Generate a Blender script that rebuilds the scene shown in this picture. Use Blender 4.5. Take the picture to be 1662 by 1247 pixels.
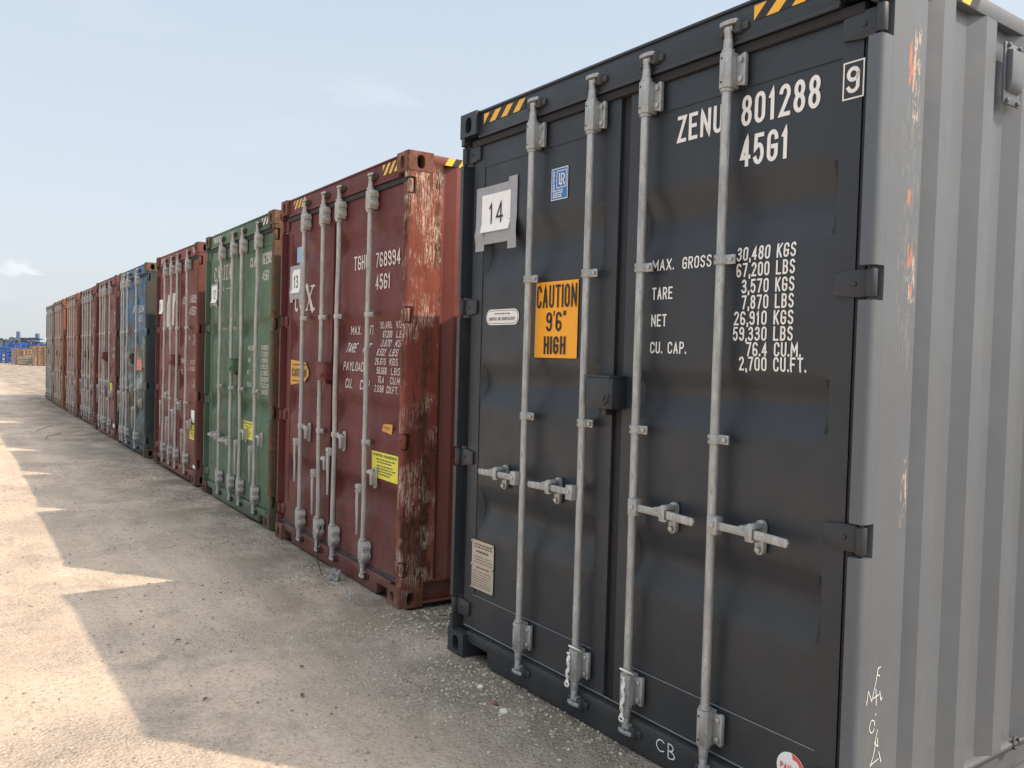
import bpy, bmesh, math, random
import numpy as np
from mathutils import Vector, Matrix, noise
for o in list(bpy.data.objects): bpy.data.objects.remove(o)
R = math.radians
sc = bpy.context.scene
C = sc.collection
random.seed(7)

# ------------------------------------------------------------------ camera
cam = bpy.data.cameras.new('camera')
cam.sensor_width = 36.0
cam.lens = 1355.95 / 1662 * 36
cam.clip_start = 0.05
cam.clip_end = 6000
co = bpy.data.objects.new('camera', cam)
C.objects.link(co)
yaw, pitch, roll = R(146.1955), R(-1.6941), R(1.4723)
f = Vector((math.cos(pitch)*math.cos(yaw), math.cos(pitch)*math.sin(yaw), math.sin(pitch)))
r0 = f.cross(Vector((0, 0, 1))).normalized()
u0 = r0.cross(f)
r1 = math.cos(roll)*r0 + math.sin(roll)*u0
u1 = -math.sin(roll)*r0 + math.cos(roll)*u0
m = Matrix((r1, u1, -f)).transposed().to_4x4()
m.translation = Vector((3.96, -2.2974, 1.6007))
co.matrix_world = m
sc.camera = co

# ------------------------------------------------------------------ world, sun, exposure
SUN_DIR = Vector((0.5415, 0.418, 0.7294)).normalized()          # towards the sun
world = bpy.data.worlds.new('World')
sc.world = world
world.use_nodes = True
nt = world.node_tree
bg = nt.nodes['Background']
sky = nt.nodes.new('ShaderNodeTexSky')
sky.sky_type = 'NISHITA'
sky.sun_disc = False
sky.sun_elevation = math.asin(SUN_DIR.z)
sky.sun_rotation = math.atan2(SUN_DIR.x, SUN_DIR.y)
sky.dust_density = 4.0
sky.air_density = 1.0
sky.ozone_density = 1.5
# a thick summer haze veils the blue, whiter towards the horizon, with a few faint wisps of cloud
tc = nt.nodes.new('ShaderNodeTexCoord')
sx = nt.nodes.new('ShaderNodeSeparateXYZ'); nt.links.new(tc.outputs['Generated'], sx.inputs[0])
veil = nt.nodes.new('ShaderNodeValToRGB')
HAZE = 3.6
for i, (pos, col) in enumerate(((0.0, (1.10, 1.15, 1.19)), (0.12, (1.04, 1.12, 1.20)), (0.45, (.88, 1.03, 1.18)), (.72, (1.75, 1.86, 1.96)), (1.0, (2.8, 2.85, 2.9)))):  # top stops: overhead brightness added to fill the shade
    e = veil.color_ramp.elements[i] if i < 2 else veil.color_ramp.elements.new(pos)
    e.position = pos; e.color = tuple(HAZE*c for c in col) + (1,)
nt.links.new(sx.outputs[2], veil.inputs[0])
mv = nt.nodes.new('ShaderNodeMix'); mv.data_type = 'RGBA'; mv.inputs[0].default_value = 0.82
nt.links.new(sky.outputs[0], mv.inputs[6]); nt.links.new(veil.outputs[0], mv.inputs[7])
mp = nt.nodes.new('ShaderNodeMapping'); mp.inputs['Scale'].default_value = (2.6, 2.6, 11.0)
mp.inputs['Location'].default_value = (1.3, 0.4, 0.2)
ns = nt.nodes.new('ShaderNodeTexNoise'); ns.inputs['Scale'].default_value = 1.6; ns.inputs['Detail'].default_value = 7; ns.inputs['Roughness'].default_value = 0.55
rp = nt.nodes.new('ShaderNodeMapRange'); rp.inputs['From Min'].default_value = 0.56; rp.inputs['From Max'].default_value = 0.85; rp.inputs['To Max'].default_value = 0.10
mx = nt.nodes.new('ShaderNodeMix'); mx.data_type = 'RGBA'
mx.inputs[7].default_value = (5.2, 5.2, 5.4, 1)
nt.links.new(tc.outputs['Generated'], mp.inputs['Vector']); nt.links.new(mp.outputs[0], ns.inputs['Vector'])
nt.links.new(ns.outputs[0], rp.inputs[0]); nt.links.new(rp.outputs[0], mx.inputs[0])
nt.links.new(mv.outputs[2], mx.inputs[6])
last = mx.outputs[2]
for (d, wx, wz, amt, colr) in (((-.9953, .0551, .0793), .022, .0085, .34, (6.0, 6.0, 6.1, 1)), ((-.8730, .3914, .2910), .06, .018, .12, (5.6, 5.2, 5.2, 1))):
    # a small separate cloud standing in one direction of the sky
    d = Vector(d).normalized()
    cm = nt.nodes.new('ShaderNodeVectorMath'); cm.operation = 'SUBTRACT'; cm.inputs[1].default_value = d
    nt.links.new(tc.outputs['Generated'], cm.inputs[0])
    cs = nt.nodes.new('ShaderNodeVectorMath'); cs.operation = 'MULTIPLY'; cs.inputs[1].default_value = (1/wx, 1/wx, 1/wz); nt.links.new(cm.outputs[0], cs.inputs[0])
    cl = nt.nodes.new('ShaderNodeVectorMath'); cl.operation = 'LENGTH'; nt.links.new(cs.outputs[0], cl.inputs[0])
    cn = nt.nodes.new('ShaderNodeTexNoise'); cn.inputs['Scale'].default_value = 1.3; cn.inputs['Detail'].default_value = 6; nt.links.new(cs.outputs[0], cn.inputs['Vector'])
    ca = nt.nodes.new('ShaderNodeMath'); ca.operation = 'MULTIPLY_ADD'; ca.inputs[1].default_value = 1.9; ca.inputs[2].default_value = -.95; nt.links.new(cn.outputs[0], ca.inputs[0])
    cb = nt.nodes.new('ShaderNodeMath'); cb.operation = 'ADD'; nt.links.new(cl.outputs['Value'], cb.inputs[0]); nt.links.new(ca.outputs[0], cb.inputs[1])
    cr = nt.nodes.new('ShaderNodeMapRange'); cr.interpolation_type = 'SMOOTHSTEP'; cr.inputs[1].default_value = 1.1; cr.inputs[2].default_value = .25; cr.inputs[3].default_value = 0; cr.inputs[4].default_value = amt
    nt.links.new(cb.outputs[0], cr.inputs[0])
    cx = nt.nodes.new('ShaderNodeMix'); cx.data_type = 'RGBA'; cx.inputs[7].default_value = colr
    nt.links.new(cr.outputs[0], cx.inputs[0]); nt.links.new(last, cx.inputs[6]); last = cx.outputs[2]
# the haze scatters the sunlight forward: the sky brightens broadly around the sun
gd = nt.nodes.new('ShaderNodeVectorMath'); gd.operation = 'DOT_PRODUCT'; gd.inputs[1].default_value = SUN_DIR; nt.links.new(tc.outputs['Generated'], gd.inputs[0])
gm = nt.nodes.new('ShaderNodeMath'); gm.operation = 'MAXIMUM'; gm.inputs[1].default_value = 0; nt.links.new(gd.outputs['Value'], gm.inputs[0])
gp = nt.nodes.new('ShaderNodeMath'); gp.operation = 'POWER'; gp.inputs[1].default_value = 3.5; nt.links.new(gm.outputs[0], gp.inputs[0])
ga = nt.nodes.new('ShaderNodeMix'); ga.data_type = 'RGBA'; ga.blend_type = 'ADD'; ga.clamp_result = False; ga.inputs[7].default_value = (6.5, 6.0, 5.2, 1)
nt.links.new(gp.outputs[0], ga.inputs[0]); nt.links.new(last, ga.inputs[6])
nt.links.new(ga.outputs[2], bg.inputs[0])
bg.inputs[1].default_value = 0.12

sl = bpy.data.lights.new('sun', 'SUN')
sl.energy = 3.1
sl.angle = R(0.6)
sl.color = (1.0, 0.785, 0.60)
so = bpy.data.objects.new('sun', sl)
so.rotation_euler = (-SUN_DIR).to_track_quat('-Z', 'Y').to_euler()
so.location = (0, 0, 30)
C.objects.link(so)
sc.view_settings.view_transform = 'Standard'
sc.view_settings.look = 'None'
sc.view_settings.gamma = 1
sc.view_settings.exposure = 0.8

# ------------------------------------------------------------------ materials
def nn(t, kind, **kw):
    n = t.nodes.new(kind)
    for k, v in kw.items():
        if k.startswith('i_'): n.inputs[k[2:].replace('_', ' ')].default_value = v
        else: setattr(n, k, v)
    return n

def mat(name):
    m = bpy.data.materials.new(name); m.use_nodes = True
    t = m.node_tree
    return m, t, t.nodes['Principled BSDF']

def c4(c): return (c[0], c[1], c[2], 1)

def noise_n(t, vec, scale, detail=5, rough=0.55):
    n = nn(t, 'ShaderNodeTexNoise'); n.inputs['Scale'].default_value = scale
    n.inputs['Detail'].default_value = detail; n.inputs['Roughness'].default_value = rough
    t.links.new(vec, n.inputs['Vector']); return n.outputs[0]

def rng(t, val, a, b, lo=0.0, hi=1.0):
    n = nn(t, 'ShaderNodeMapRange'); n.inputs[1].default_value = a; n.inputs[2].default_value = b
    n.inputs[3].default_value = lo; n.inputs[4].default_value = hi
    t.links.new(val, n.inputs[0]); return n.outputs[0]

def mixc(t, fac, a, b, mode='MIX'):
    n = nn(t, 'ShaderNodeMix', data_type='RGBA', blend_type=mode)
    if isinstance(fac, (int, float)): n.inputs[0].default_value = fac
    else: t.links.new(fac, n.inputs[0])
    for s, v in ((6, a), (7, b)):
        if isinstance(v, tuple): n.inputs[s].default_value = c4(v)
        else: t.links.new(v, n.inputs[s])
    return n.outputs[2]

def math_n(t, op, a, b):
    n = nn(t, 'ShaderNodeMath', operation=op)
    for i, v in enumerate((a, b)):
        if isinstance(v, (int, float)): n.inputs[i].default_value = v
        else: t.links.new(v, n.inputs[i])
    return n.outputs[0]

def mapped(t, scale, loc=(0, 0, 0), rot=(0, 0, 0)):
    c = nn(t, 'ShaderNodeTexCoord'); p = nn(t, 'ShaderNodeMapping')
    p.inputs['Scale'].default_value = scale; p.inputs['Location'].default_value = loc; p.inputs['Rotation'].default_value = rot
    t.links.new(c.outputs['Object'], p.inputs[0]); return p.outputs[0]

RUST = (0.075, 0.027, 0.014)
def paint(name, col, rust=0.0, scratch=0.0, rough=0.45, fade=0.12, dust=0.25, dent=0.25, rustcol=RUST, seed=0, patch=None, flake=None, spec=.5, rstretch=1.0, scratchcol=(0.62, 0.52, 0.42)):
    m, t, p = mat(name)
    v1 = mapped(t, (1, 1, 1), (seed*3.1, seed*1.7, seed*.9))
    vs = mapped(t, (9, 9, 0.55), (seed, seed*2.3, 0))
    big = noise_n(t, v1, 1.6, 3)
    col2 = mixc(t, rng(t, big, .35, .7), tuple(x*(1-fade) for x in col), tuple(min(1, x*(1+fade)+fade*.03) for x in col))
    st = noise_n(t, vs, 2.4, 6, .6)                                  # rain streaks
    col3 = mixc(t, rng(t, st, .5, .8, 0, fade*2.2), col2, tuple(x*.55+.03 for x in col))
    fine = noise_n(t, v1, 45, 4, .6)
    out = mixc(t, rng(t, fine, .56, .75, 0, .35 if dust > .1 else .12), col3, tuple(x*.8+.05 for x in col))
    # dust thrown up from the yard onto the lower half metre
    sep = nn(t, 'ShaderNodeSeparateXYZ'); t.links.new(mapped(t, (1, 1, 1)), sep.inputs[0])
    low = rng(t, sep.outputs[2], 0.0, 0.7, 1, 0)
    dm = math_n(t, 'MULTIPLY', low, rng(t, noise_n(t, v1, 5, 6, .65), .35, .7, 0, dust))
    out = mixc(t, dm, out, (0.30, 0.26, 0.21))
    if patch:
        for (pc, s, lo, hi, z0, z1) in patch:                        # areas where another coat or bare primer shows
            zone = math_n(t, 'MULTIPLY', rng(t, sep.outputs[2], z0, z0+.12), rng(t, sep.outputs[2], z1-.12, z1, 1, 0))
            pm = math_n(t, 'MULTIPLY', zone, rng(t, noise_n(t, mapped(t, (1, 1, 1), (s, s, s)), s, 6, .6), lo, hi))
            out = mixc(t, pm, out, pc)
    rg = rng(t, noise_n(t, v1, 7, 4), .3, .7, rough-.08, rough+.12)
    if rust > 0:
        rn = math_n(t, 'ADD', noise_n(t, v1 if rstretch == 1 else mapped(t, (2.2, 2.2, rstretch), (seed*3.1, seed*1.7, seed*.9)), 6.5, 9, .68), math_n(t, 'MULTIPLY', noise_n(t, vs, 1.5, 4, .5), .35))
        rmask = rng(t, rn, .98-rust*.5, 1.08-rust*.5)
        rc = mixc(t, rng(t, noise_n(t, v1, 30, 5), .35, .7), rustcol, tuple(min(1, x*2.4) for x in rustcol))
        out = mixc(t, rmask, out, rc)
        rg = math_n(t, 'MAXIMUM', rg, math_n(t, 'MULTIPLY', rmask, .85))
    if scratch > 0:
        # long wandering scrapes: thin contour lines of stretched noise, with crumbs of bare primer beside them
        wv = noise_n(t, v1, 4.5, 3)
        sm = None
        for q, (sc3, wd) in enumerate((((13, 13, .9), .017), ((24, 24, 1.9), .022), ((17, 17, 2.8), .012))):
            ln = noise_n(t, mapped(t, sc3, (seed*5+q, 2+q, seed)), 1.5, 4, .6)
            d_ = math_n(t, 'ABSOLUTE', math_n(t, 'SUBTRACT', ln, .5), 0)
            k_ = math_n(t, 'MULTIPLY', rng(t, d_, wd*scratch, wd*scratch*.45), rng(t, wv, .50-.02*q, .62))
            sm = k_ if sm is None else math_n(t, 'MAXIMUM', sm, k_)
        sp_ = math_n(t, 'MULTIPLY', rng(t, noise_n(t, mapped(t, (44, 44, 5), (seed, 1, 7)), 1.8, 7, .75), .605, .63), rng(t, wv, .50, .62))
        sm = math_n(t, 'MAXIMUM', sm, math_n(t, 'MULTIPLY', sp_, .8))
        out = mixc(t, sm, out, mixc(t, rng(t, noise_n(t, v1, 22, 3), .3, .7), scratchcol, tuple(x*.6 for x in scratchcol)))
    p.inputs['Specular IOR Level'].default_value = spec
    if flake:
        long = noise_n(t, mapped(t, (70, 70, 7), (2, 3, 4)), 1.6, 7, .7)
        crumb = noise_n(t, mapped(t, (1, 1, .6), (7, 1, 2)), 62, 5, .7)
        for (y0, y1, z0, z1, th, fc) in flake:
            e = (z1-z0)*.25
            zn = math_n(t, 'MULTIPLY', rng(t, sep.outputs[1], y0, y0+.006), rng(t, sep.outputs[1], y1-.008, y1, 1, 0))
            zn = math_n(t, 'MULTIPLY', zn, math_n(t, 'MULTIPLY', rng(t, sep.outputs[2], z0, z0+e), rng(t, sep.outputs[2], z1-e, z1, 1, 0)))
            hit = math_n(t, 'MULTIPLY', math_n(t, 'ADD', math_n(t, 'MULTIPLY', long, .6), math_n(t, 'MULTIPLY', crumb, .4)), math_n(t, 'ADD', .6, math_n(t, 'MULTIPLY', zn, .4)))
            out = mixc(t, math_n(t, 'MULTIPLY', rng(t, hit, th, th+.02), math_n(t, 'GREATER_THAN', zn, .02)), out, fc)
    t.links.new(out, p.inputs['Base Color']); t.links.new(rg, p.inputs['Roughness'])
    b = nn(t, 'ShaderNodeBump'); b.inputs['Strength'].default_value = dent; b.inputs['Distance'].default_value = .02
    hb = math_n(t, 'ADD', noise_n(t, v1, 3.2, 3), math_n(t, 'MULTIPLY', fine, .03))
    t.links.new(hb, b.inputs['Height']); t.links.new(b.outputs[0], p.inputs['Normal'])
    return m

def plain(name, col, rough=.6, metal=0.0, var=.12, scale=20, bump=0.0):
    m, t, p = mat(name)
    v = mapped(t, (1, 1, 1))
    out = mixc(t, rng(t, noise_n(t, v, scale, 5), .3, .7), tuple(x*(1-var) for x in col), tuple(min(1, x*(1+var)) for x in col))
    t.links.new(out, p.inputs['Base Color']); p.inputs['Roughness'].default_value = rough; p.inputs['Metallic'].default_value = metal
    if bump:
        b = nn(t, 'ShaderNodeBump'); b.inputs['Strength'].default_value = bump; b.inputs['Distance'].default_value = .005
        t.links.new(noise_n(t, v, scale*2, 5), b.inputs['Height']); t.links.new(b.outputs[0], p.inputs['Normal'])
    return m

def galvanised(name, col, rust=0.0, metal=.55, rough=.5):
    m, t, p = mat(name)
    v = mapped(t, (1, 1, .5)); v2 = mapped(t, (12, 12, 2.5), (3, 1, 2))
    vo = nn(t, 'ShaderNodeTexVoronoi'); vo.inputs['Scale'].default_value = 60; t.links.new(v, vo.inputs['Vector'])
    a = mixc(t, rng(t, noise_n(t, v2, 3, 6, .65), .35, .7), tuple(x*.70 for x in col), tuple(min(1, x*1.2) for x in col))
    a = mixc(t, rng(t, noise_n(t, mapped(t, (30, 30, 9), (1, 7, 3)), 2.5, 6, .7), .52, .62, 0, .55), a, tuple(x*.55 for x in col))
    a = mixc(t, rng(t, noise_n(t, mapped(t, (1, 1, 1), (9, 2, 3)), 26, 5, .7), .62, .68, 0, .5), a, (0.16, 0.14, 0.12))
    a = mixc(t, rng(t, vo.outputs[0], .2, .8, 0, .25), a, tuple(x*.7 for x in col))
    if rust > 0:
        rm = rng(t, noise_n(t, mapped(t, (1, 1, .6), (5, 5, 5)), 9, 8, .7), .72-rust*.3, .80-rust*.3)
        a = mixc(t, rm, a, (0.10, 0.05, 0.03))
    t.links.new(a, p.inputs['Base Color']); p.inputs['Metallic'].default_value = metal
    t.links.new(rng(t, noise_n(t, v2, 5, 4), .3, .7, rough-.1, rough+.12), p.inputs['Roughness'])
    return m

M = {}
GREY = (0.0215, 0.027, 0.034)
M['white'] = plain('white lettering', (0.74, 0.74, 0.72), .5, var=.06, scale=40)
M['white_worn'] = plain('worn white lettering', (0.62, 0.58, 0.55), .7, var=.3, scale=60)
M['chalk'] = plain('chalk', (0.75, 0.76, 0.74), .9)
M['black'] = plain('black print', (0.012, 0.012, 0.013), .5)
M['paper'] = plain('white paper', (0.78, 0.79, 0.80), .7, var=.03, scale=6)
M['duct_tape'] = plain('grey duct tape', (0.30, 0.31, 0.33), .45, var=.08, scale=30)
M['orange'] = plain('orange label', (0.85, 0.36, 0.008), .4, var=.04)
M['yellow'] = plain('yellow notice', (0.75, 0.70, 0.06), .5, var=.05)
M['amber'] = plain('faded amber label', (0.62, 0.30, 0.03), .5, var=.2)
M['hazard_yellow'] = plain('hazard yellow', (0.80, 0.42, 0.03), .45)
M['blue_label'] = plain('blue label', (0.02, 0.15, 0.42), .4, var=.05)
M['pale_blue'] = plain('pale blue label', (0.22, 0.42, 0.58), .5)
M['plate'] = plain('stamped plate', (0.50, 0.44, 0.36), .45, metal=.3, var=.12, scale=35)
M['print'] = plain('faint print', (0.10, 0.09, 0.08), .6)
M['red_label'] = plain('red label', (0.70, 0.09, 0.07), .5)
M['pink_label'] = plain('faded red label', (0.65, 0.20, 0.17), .6)
M['rubber'] = plain('black rubber', (0.016, 0.016, 0.017), .75)
M['rubber_grey'] = plain('dusty rubber', (0.032, 0.032, 0.034), .8, var=.3, scale=8)
M['galv'] = galvanised('galvanised steel', (0.43, 0.445, 0.445))
M['bolt'] = galvanised('bolt steel', (0.52, 0.52, 0.51), metal=.8, rough=.4)
M['dark_steel'] = plain('dark cast steel', (0.05, 0.052, 0.055), .55, metal=.3, bump=.3)
M['bar_grey'] = galvanised('grey painted bar', (0.45, 0.44, 0.42), rust=.25, metal=.1, rough=.6)
M['bar_pink'] = galvanised('dusty bar', (0.47, 0.40, 0.36), rust=.35, metal=.05, rough=.7)
M['cast_dark'] = plain('rusty keeper', (0.035, 0.022, 0.018), .8, var=.4, bump=.5)
M['rope'] = plain('white cord', (0.72, 0.71, 0.68), .9)
M['void'] = plain('dark cavity', (0.01, 0.01, 0.01), .9)

# ------------------------------------------------------------------ mesh building
W_, H_, L_ = 2.438, 2.896, 12.19
class MB:
    def __init__(s): s.v = []; s.f = []; s.m = []
    def add(s, vs, fs, mi=0):
        o = len(s.v); s.v += [tuple(x) for x in vs]
        for q in fs: s.f.append([o+i for i in q]); s.m.append(mi)
    def box(s, x0, x1, y0, y1, z0, z1, mi=0):
        s.add([(x0, y0, z0), (x1, y0, z0), (x1, y1, z0), (x0, y1, z0), (x0, y0, z1), (x1, y0, z1), (x1, y1, z1), (x0, y1, z1)],
              [(3, 2, 1, 0), (4, 5, 6, 7), (0, 1, 5, 4), (1, 2, 6, 5), (2, 3, 7, 6), (3, 0, 4, 7)], mi)
    def prism(s, poly, axis, a, b, mi=0):
        """poly: 2-D points counter-clockwise; axis 'z': (x,y), 'y': (x,z), 'x': (y,z)"""
        def P(q, h): return (q[0], q[1], h) if axis == 'z' else (q[0], h, q[1]) if axis == 'y' else (h, q[0], q[1])
        n = len(poly)
        vs = [P(q, a) for q in poly] + [P(q, b) for q in poly]
        fs = [[i, (i+1) % n, n+(i+1) % n, n+i] for i in range(n)] + [list(range(n))[::-1], list(range(n, 2*n))]
        s.add(vs, fs, mi)
    def cyl(s, p0, p1, r, n=12, r2=None, mi=0, cap=True):
        p0, p1 = Vector(p0), Vector(p1); d = (p1-p0).normalized()
        a = d.orthogonal().normalized(); b = d.cross(a); r2 = r if r2 is None else r2
        vs = []
        for p, q in ((p0, r), (p1, r2)):
            for i in range(n):
                t = 2*math.pi*i/n; vs.append(p+q*(math.cos(t)*a+math.sin(t)*b))
        fs = [(i, (i+1) % n, n+(i+1) % n, n+i) for i in range(n)]
        if cap: fs += [tuple(range(n))[::-1], tuple(range(n, 2*n))]
        s.add(vs, fs, mi)
    def tube(s, pts, r, n=8, mi=0):
        pts = [Vector(p) for p in pts]; vs = []
        a = None
        for i, p in enumerate(pts):
            d = (pts[min(i+1, len(pts)-1)]-pts[max(i-1, 0)]).normalized()
            a = d.orthogonal().normalized() if a is None else (a-d*a.dot(d)).normalized()
            b = d.cross(a); rr = r[i] if isinstance(r, (list, tuple)) else r
            for k in range(n):
                t = 2*math.pi*k/n; vs.append(p+rr*(math.cos(t)*a+math.sin(t)*b))
        fs = [(i*n+k, i*n+(k+1) % n, (i+1)*n+(k+1) % n, (i+1)*n+k) for i in range(len(pts)-1) for k in range(n)]
        fs += [tuple(range(n))[::-1], tuple(range((len(pts)-1)*n, len(pts)*n))]
        s.add(vs, fs, mi)
    def data(s, name, mats, bevel=0.0, smooth=True, dx=-W_/2, angle=38, fixn=True):
        me = bpy.data.meshes.new(name)
        me.from_pydata([(x+dx, y, z) for x, y, z in s.v], [], s.f)
        for q in (mats if isinstance(mats, (list, tuple)) else [mats]): me.materials.append(q)
        me.polygons.foreach_set('material_index', s.m)
        bm = bmesh.new(); bm.from_mesh(me)
        if fixn: bmesh.ops.recalc_face_normals(bm, faces=bm.faces)
        if bevel:
            es = [e for e in bm.edges if len(e.link_faces) == 2 and e.calc_face_angle(0) > R(angle)]
            bmesh.ops.bevel(bm, geom=es, offset=bevel, segments=2, profile=.5, affect='EDGES', clamp_overlap=True)
        bm.to_mesh(me); bm.free()
        if smooth:
            me.shade_smooth(); me.set_sharp_from_angle(angle=R(angle))
        return me

def link(name, me, parent=None, label=None):
    o = bpy.data.objects.new(name, me); C.objects.link(o)
    if parent is not None: o.parent = parent
    if label: o['label'] = label
    return o
def tag(o, label=None, cat=None, group=None, kind=None):
    if label: o['label'] = label
    if cat: o['category'] = cat
    if group: o['group'] = group
    if kind: o['kind'] = kind
    return o
CACHE = {}
def cached(key, fn):
    if key not in CACHE: CACHE[key] = fn()
    return CACHE[key]

# ------------------------------------------------------------------ stroke lettering (condensed gothic of even stroke)
def arc(cx, cy, rx, ry, a0, a1, n=None):
    n = n or max(3, int(abs(a1-a0)/15))
    return [(cx+rx*math.cos(R(a0+(a1-a0)*i/n)), cy+ry*math.sin(R(a0+(a1-a0)*i/n))) for i in range(n+1)]
RV = .22
G = {
 '0': [arc(.5, 1-RV, .5, RV, 180, 0)+arc(.5, RV, .5, RV, 0, -180)+['c']],
 '1': [[(.12, .80), (.55, 1), (.55, 0)]],
 '2': [arc(.5, .76, .5, .24, 165, -25)+[(0, 0), (1, 0)]],
 '3': [arc(.46, .765, .46, .235, 155, -90)+[(.32, .53)], arc(.46, .265, .54, .265, 90, -155)],
 '4': [[(1, .27), (0, .27), (.72, 1), (.72, 0)]],
 '5': [[(.95, 1), (.12, 1), (.06, .52)]+arc(.48, .32, .52, .32, 140, -150)],
 '6': [arc(.5, .77, .5, .23, 20, 180)+arc(.5, .25, .5, .25, 180, 540, 20)],
 '7': [[(0, 1), (1, 1), (.35, 0)]],
 '8': [arc(.5, .765, .45, .235, 0, 345, 20)+['c'], arc(.5, .265, .5, .265, 0, 345, 20)+['c']],
 '9': [arc(.5, .23, .5, .23, -160, 0)+arc(.5, .75, .5, .25, 0, 360, 20)],
 'A': [[(0, 0), (.5, 1), (1, 0)], [(.2, .3), (.8, .3)]],
 'B': [[(0, 0), (0, 1), (.5, 1)]+arc(.55, .765, .4, .235, 90, -90)+[(.1, .53)], [(.0, 0), (.5, 0)]+arc(.55, .265, .45, .265, -90, 90)],
 'C': [arc(.5, 1-RV, .5, RV, 0, 180)+arc(.5, RV, .5, RV, 180, 360)],
 'D': [[(0, 0), (0, 1), (.4, 1)]+arc(.5, 1-RV, .5, RV, 90, 0)+arc(.5, RV, .5, RV, 0, -90)+['c']],
 'E': [[(.95, 1), (0, 1), (0, 0), (.95, 0)], [(0, .52), (.8, .52)]],
 'F': [[(.95, 1), (0, 1), (0, 0)], [(0, .52), (.8, .52)]],
 'G': [arc(.5, 1-RV, .5, RV, 0, 180)+arc(.5, RV, .5, RV, 180, 360)+[(1, .47), (.55, .47)]],
 'H': [[(0, 0), (0, 1)], [(1, 0), (1, 1)], [(0, .52), (1, .52)]],
 'I': [[(.5, 0), (.5, 1)]],
 'K': [[(0, 0), (0, 1)], [(1, 1), (.05, .42)], [(.3, .58), (1, 0)]],
 'L': [[(0, 1), (0, 0), (.95, 0)]],
 'M': [[(0, 0), (0, 1), (.5, .35), (1, 1), (1, 0)]],
 'N': [[(0, 0), (0, 1), (1, 0), (1, 1)]],
 'O': [arc(.5, 1-RV, .5, RV, 180, 0)+arc(.5, RV, .5, RV, 0, -180)+['c']],
 'P': [[(0, 0), (0, 1), (.5, 1)]+arc(.55, .74, .45, .26, 90, -90)+[(0, .48)]],
 'Q': [arc(.5, 1-RV, .5, RV, 180, 0)+arc(.5, RV, .5, RV, 0, -180)+['c'], [(.6, .2), (1, -.05)]],
 'R': [[(0, 0), (0, 1), (.5, 1)]+arc(.55, .74, .45, .26, 90, -90)+[(0, .48)], [(.5, .48), (1, 0)]],
 'S': [arc(.5, .77, .48, .23, 20, 235)+arc(.5, .25, .5, .25, 60, -160)],
 'T': [[(0, 1), (1, 1)], [(.5, 1), (.5, 0)]],
 'U': [[(0, 1), (0, RV)]+arc(.5, RV, .5, RV, 180, 360)+[(1, 1)]],
 'V': [[(0, 1), (.5, 0), (1, 1)]],
 'W': [[(0, 1), (.25, 0), (.5, .8), (.75, 0), (1, 1)]],
 'X': [[(0, 0), (1, 1)], [(0, 1), (1, 0)]],
 'Y': [[(0, 1), (.5, .45), (1, 1)], [(.5, .45), (.5, 0)]],
 'Z': [[(0, 1), (1, 1), (0, 0), (1, 0)]],
 '.': [[(.5, 0), (.5, .06)]], ',': [[(.6, .05), (.25, -.16)]], "'": [[(.55, 1), (.4, .82)]], '-': [[(.1, .45), (.9, .45)]],
 '"': [[(.3, 1), (.2, .82)], [(.8, 1), (.7, .82)]], '!': [[(.5, 1), (.5, .3)], [(.5, 0), (.5, .06)]],
}
GW = {'I': .25, '.': .22, ',': .25, "'": .25, '"': .5, '!': .25, ' ': .7, '1': .72, 'N': 1.1, 'M': 1.25, 'W': 1.3, '-': .7}

def stroke(mb, pts, t, closed, P, mi=0, maxseg=.04):
    """a flat ribbon of width t along 2-D points, each vertex put on the surface by P(u, v)"""
    q = [Vector(p) for p in pts]
    if closed and (q[0]-q[-1]).length < 1e-6: q.pop()
    d2 = []
    n = len(q)
    for i in range(n if closed else n-1):
        a, b = q[i], q[(i+1) % n]; k = max(1, int((b-a).length/maxseg))
        d2 += [a+(b-a)*j/k for j in range(k)]
    if not closed: d2.append(q[-1])
    q = d2; n = len(q); vs = []
    for i in range(n):
        if closed: a, b = q[i-1], q[(i+1) % n]
        else: a, b = q[max(i-1, 0)], q[min(i+1, n-1)]
        d0 = (q[i]-a) if (q[i]-a).length > 1e-9 else (b-q[i]); d1 = (b-q[i]) if (b-q[i]).length > 1e-9 else d0
        d0 = d0.normalized(); d1 = d1.normalized()
        nrm = Vector((-(d0+d1).y, (d0+d1).x))
        nrm = Vector((-d0.y, d0.x)) if nrm.length < 1e-6 else nrm.normalized()
        k = min(2.2, 1/max(.25, nrm.dot(Vector((-d0.y, d0.x)))))
        e = nrm*t/2*k
        if not closed and i == 0: c = q[i]-d1*t*.5
        elif not closed and i == n-1: c = q[i]+d0*t*.5
        else: c = q[i]
        vs += [P(*(c+e)), P(*(c-e))]
    fs = [(2*i, 2*i+1, 2*((i+1) % n)+1, 2*((i+1) % n)) for i in range(n if closed else n-1)]
    mb.add(vs, fs, mi)

def text(mb, s, x0, x1, z0, z1, yfun, t=None, shear=0.0, mi=0, eps=.0022, gap=.27):
    """fit the string into the rectangle [x0,x1] x [z0,z1] of a wall facing -y"""
    h = z1-z0; t = t or h*.135
    units = [GW.get(ch, 1.0) for ch in s]
    tot = sum(units)+gap*(len(s)-1)
    un = (x1-x0)/tot
    x = x0
    for ci, ch in enumerate(s):
        w = units[ci]*un
        for k, path in enumerate(G.get(ch, [])):
            closed = path[-1] == 'c'
            pts = [p for p in path if p != 'c']
            q = [(x+t/2+p[0]*max(w-t, .0), z0+t/2+p[1]*(h-t)) for p in pts]
            if ch in 'I.': q = [(x+w/2, z0+t/2+p[1]*(h-t)) for p in pts]
            q = [(a+shear*(b-z0), b) for a, b in q]
            e = eps+.00012*(k+2*(ci % 2))
            stroke(mb, q, t, closed, lambda a, b: (a, yfun(a, b)-e, b), mi, .013)
        x += w+gap*un

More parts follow.
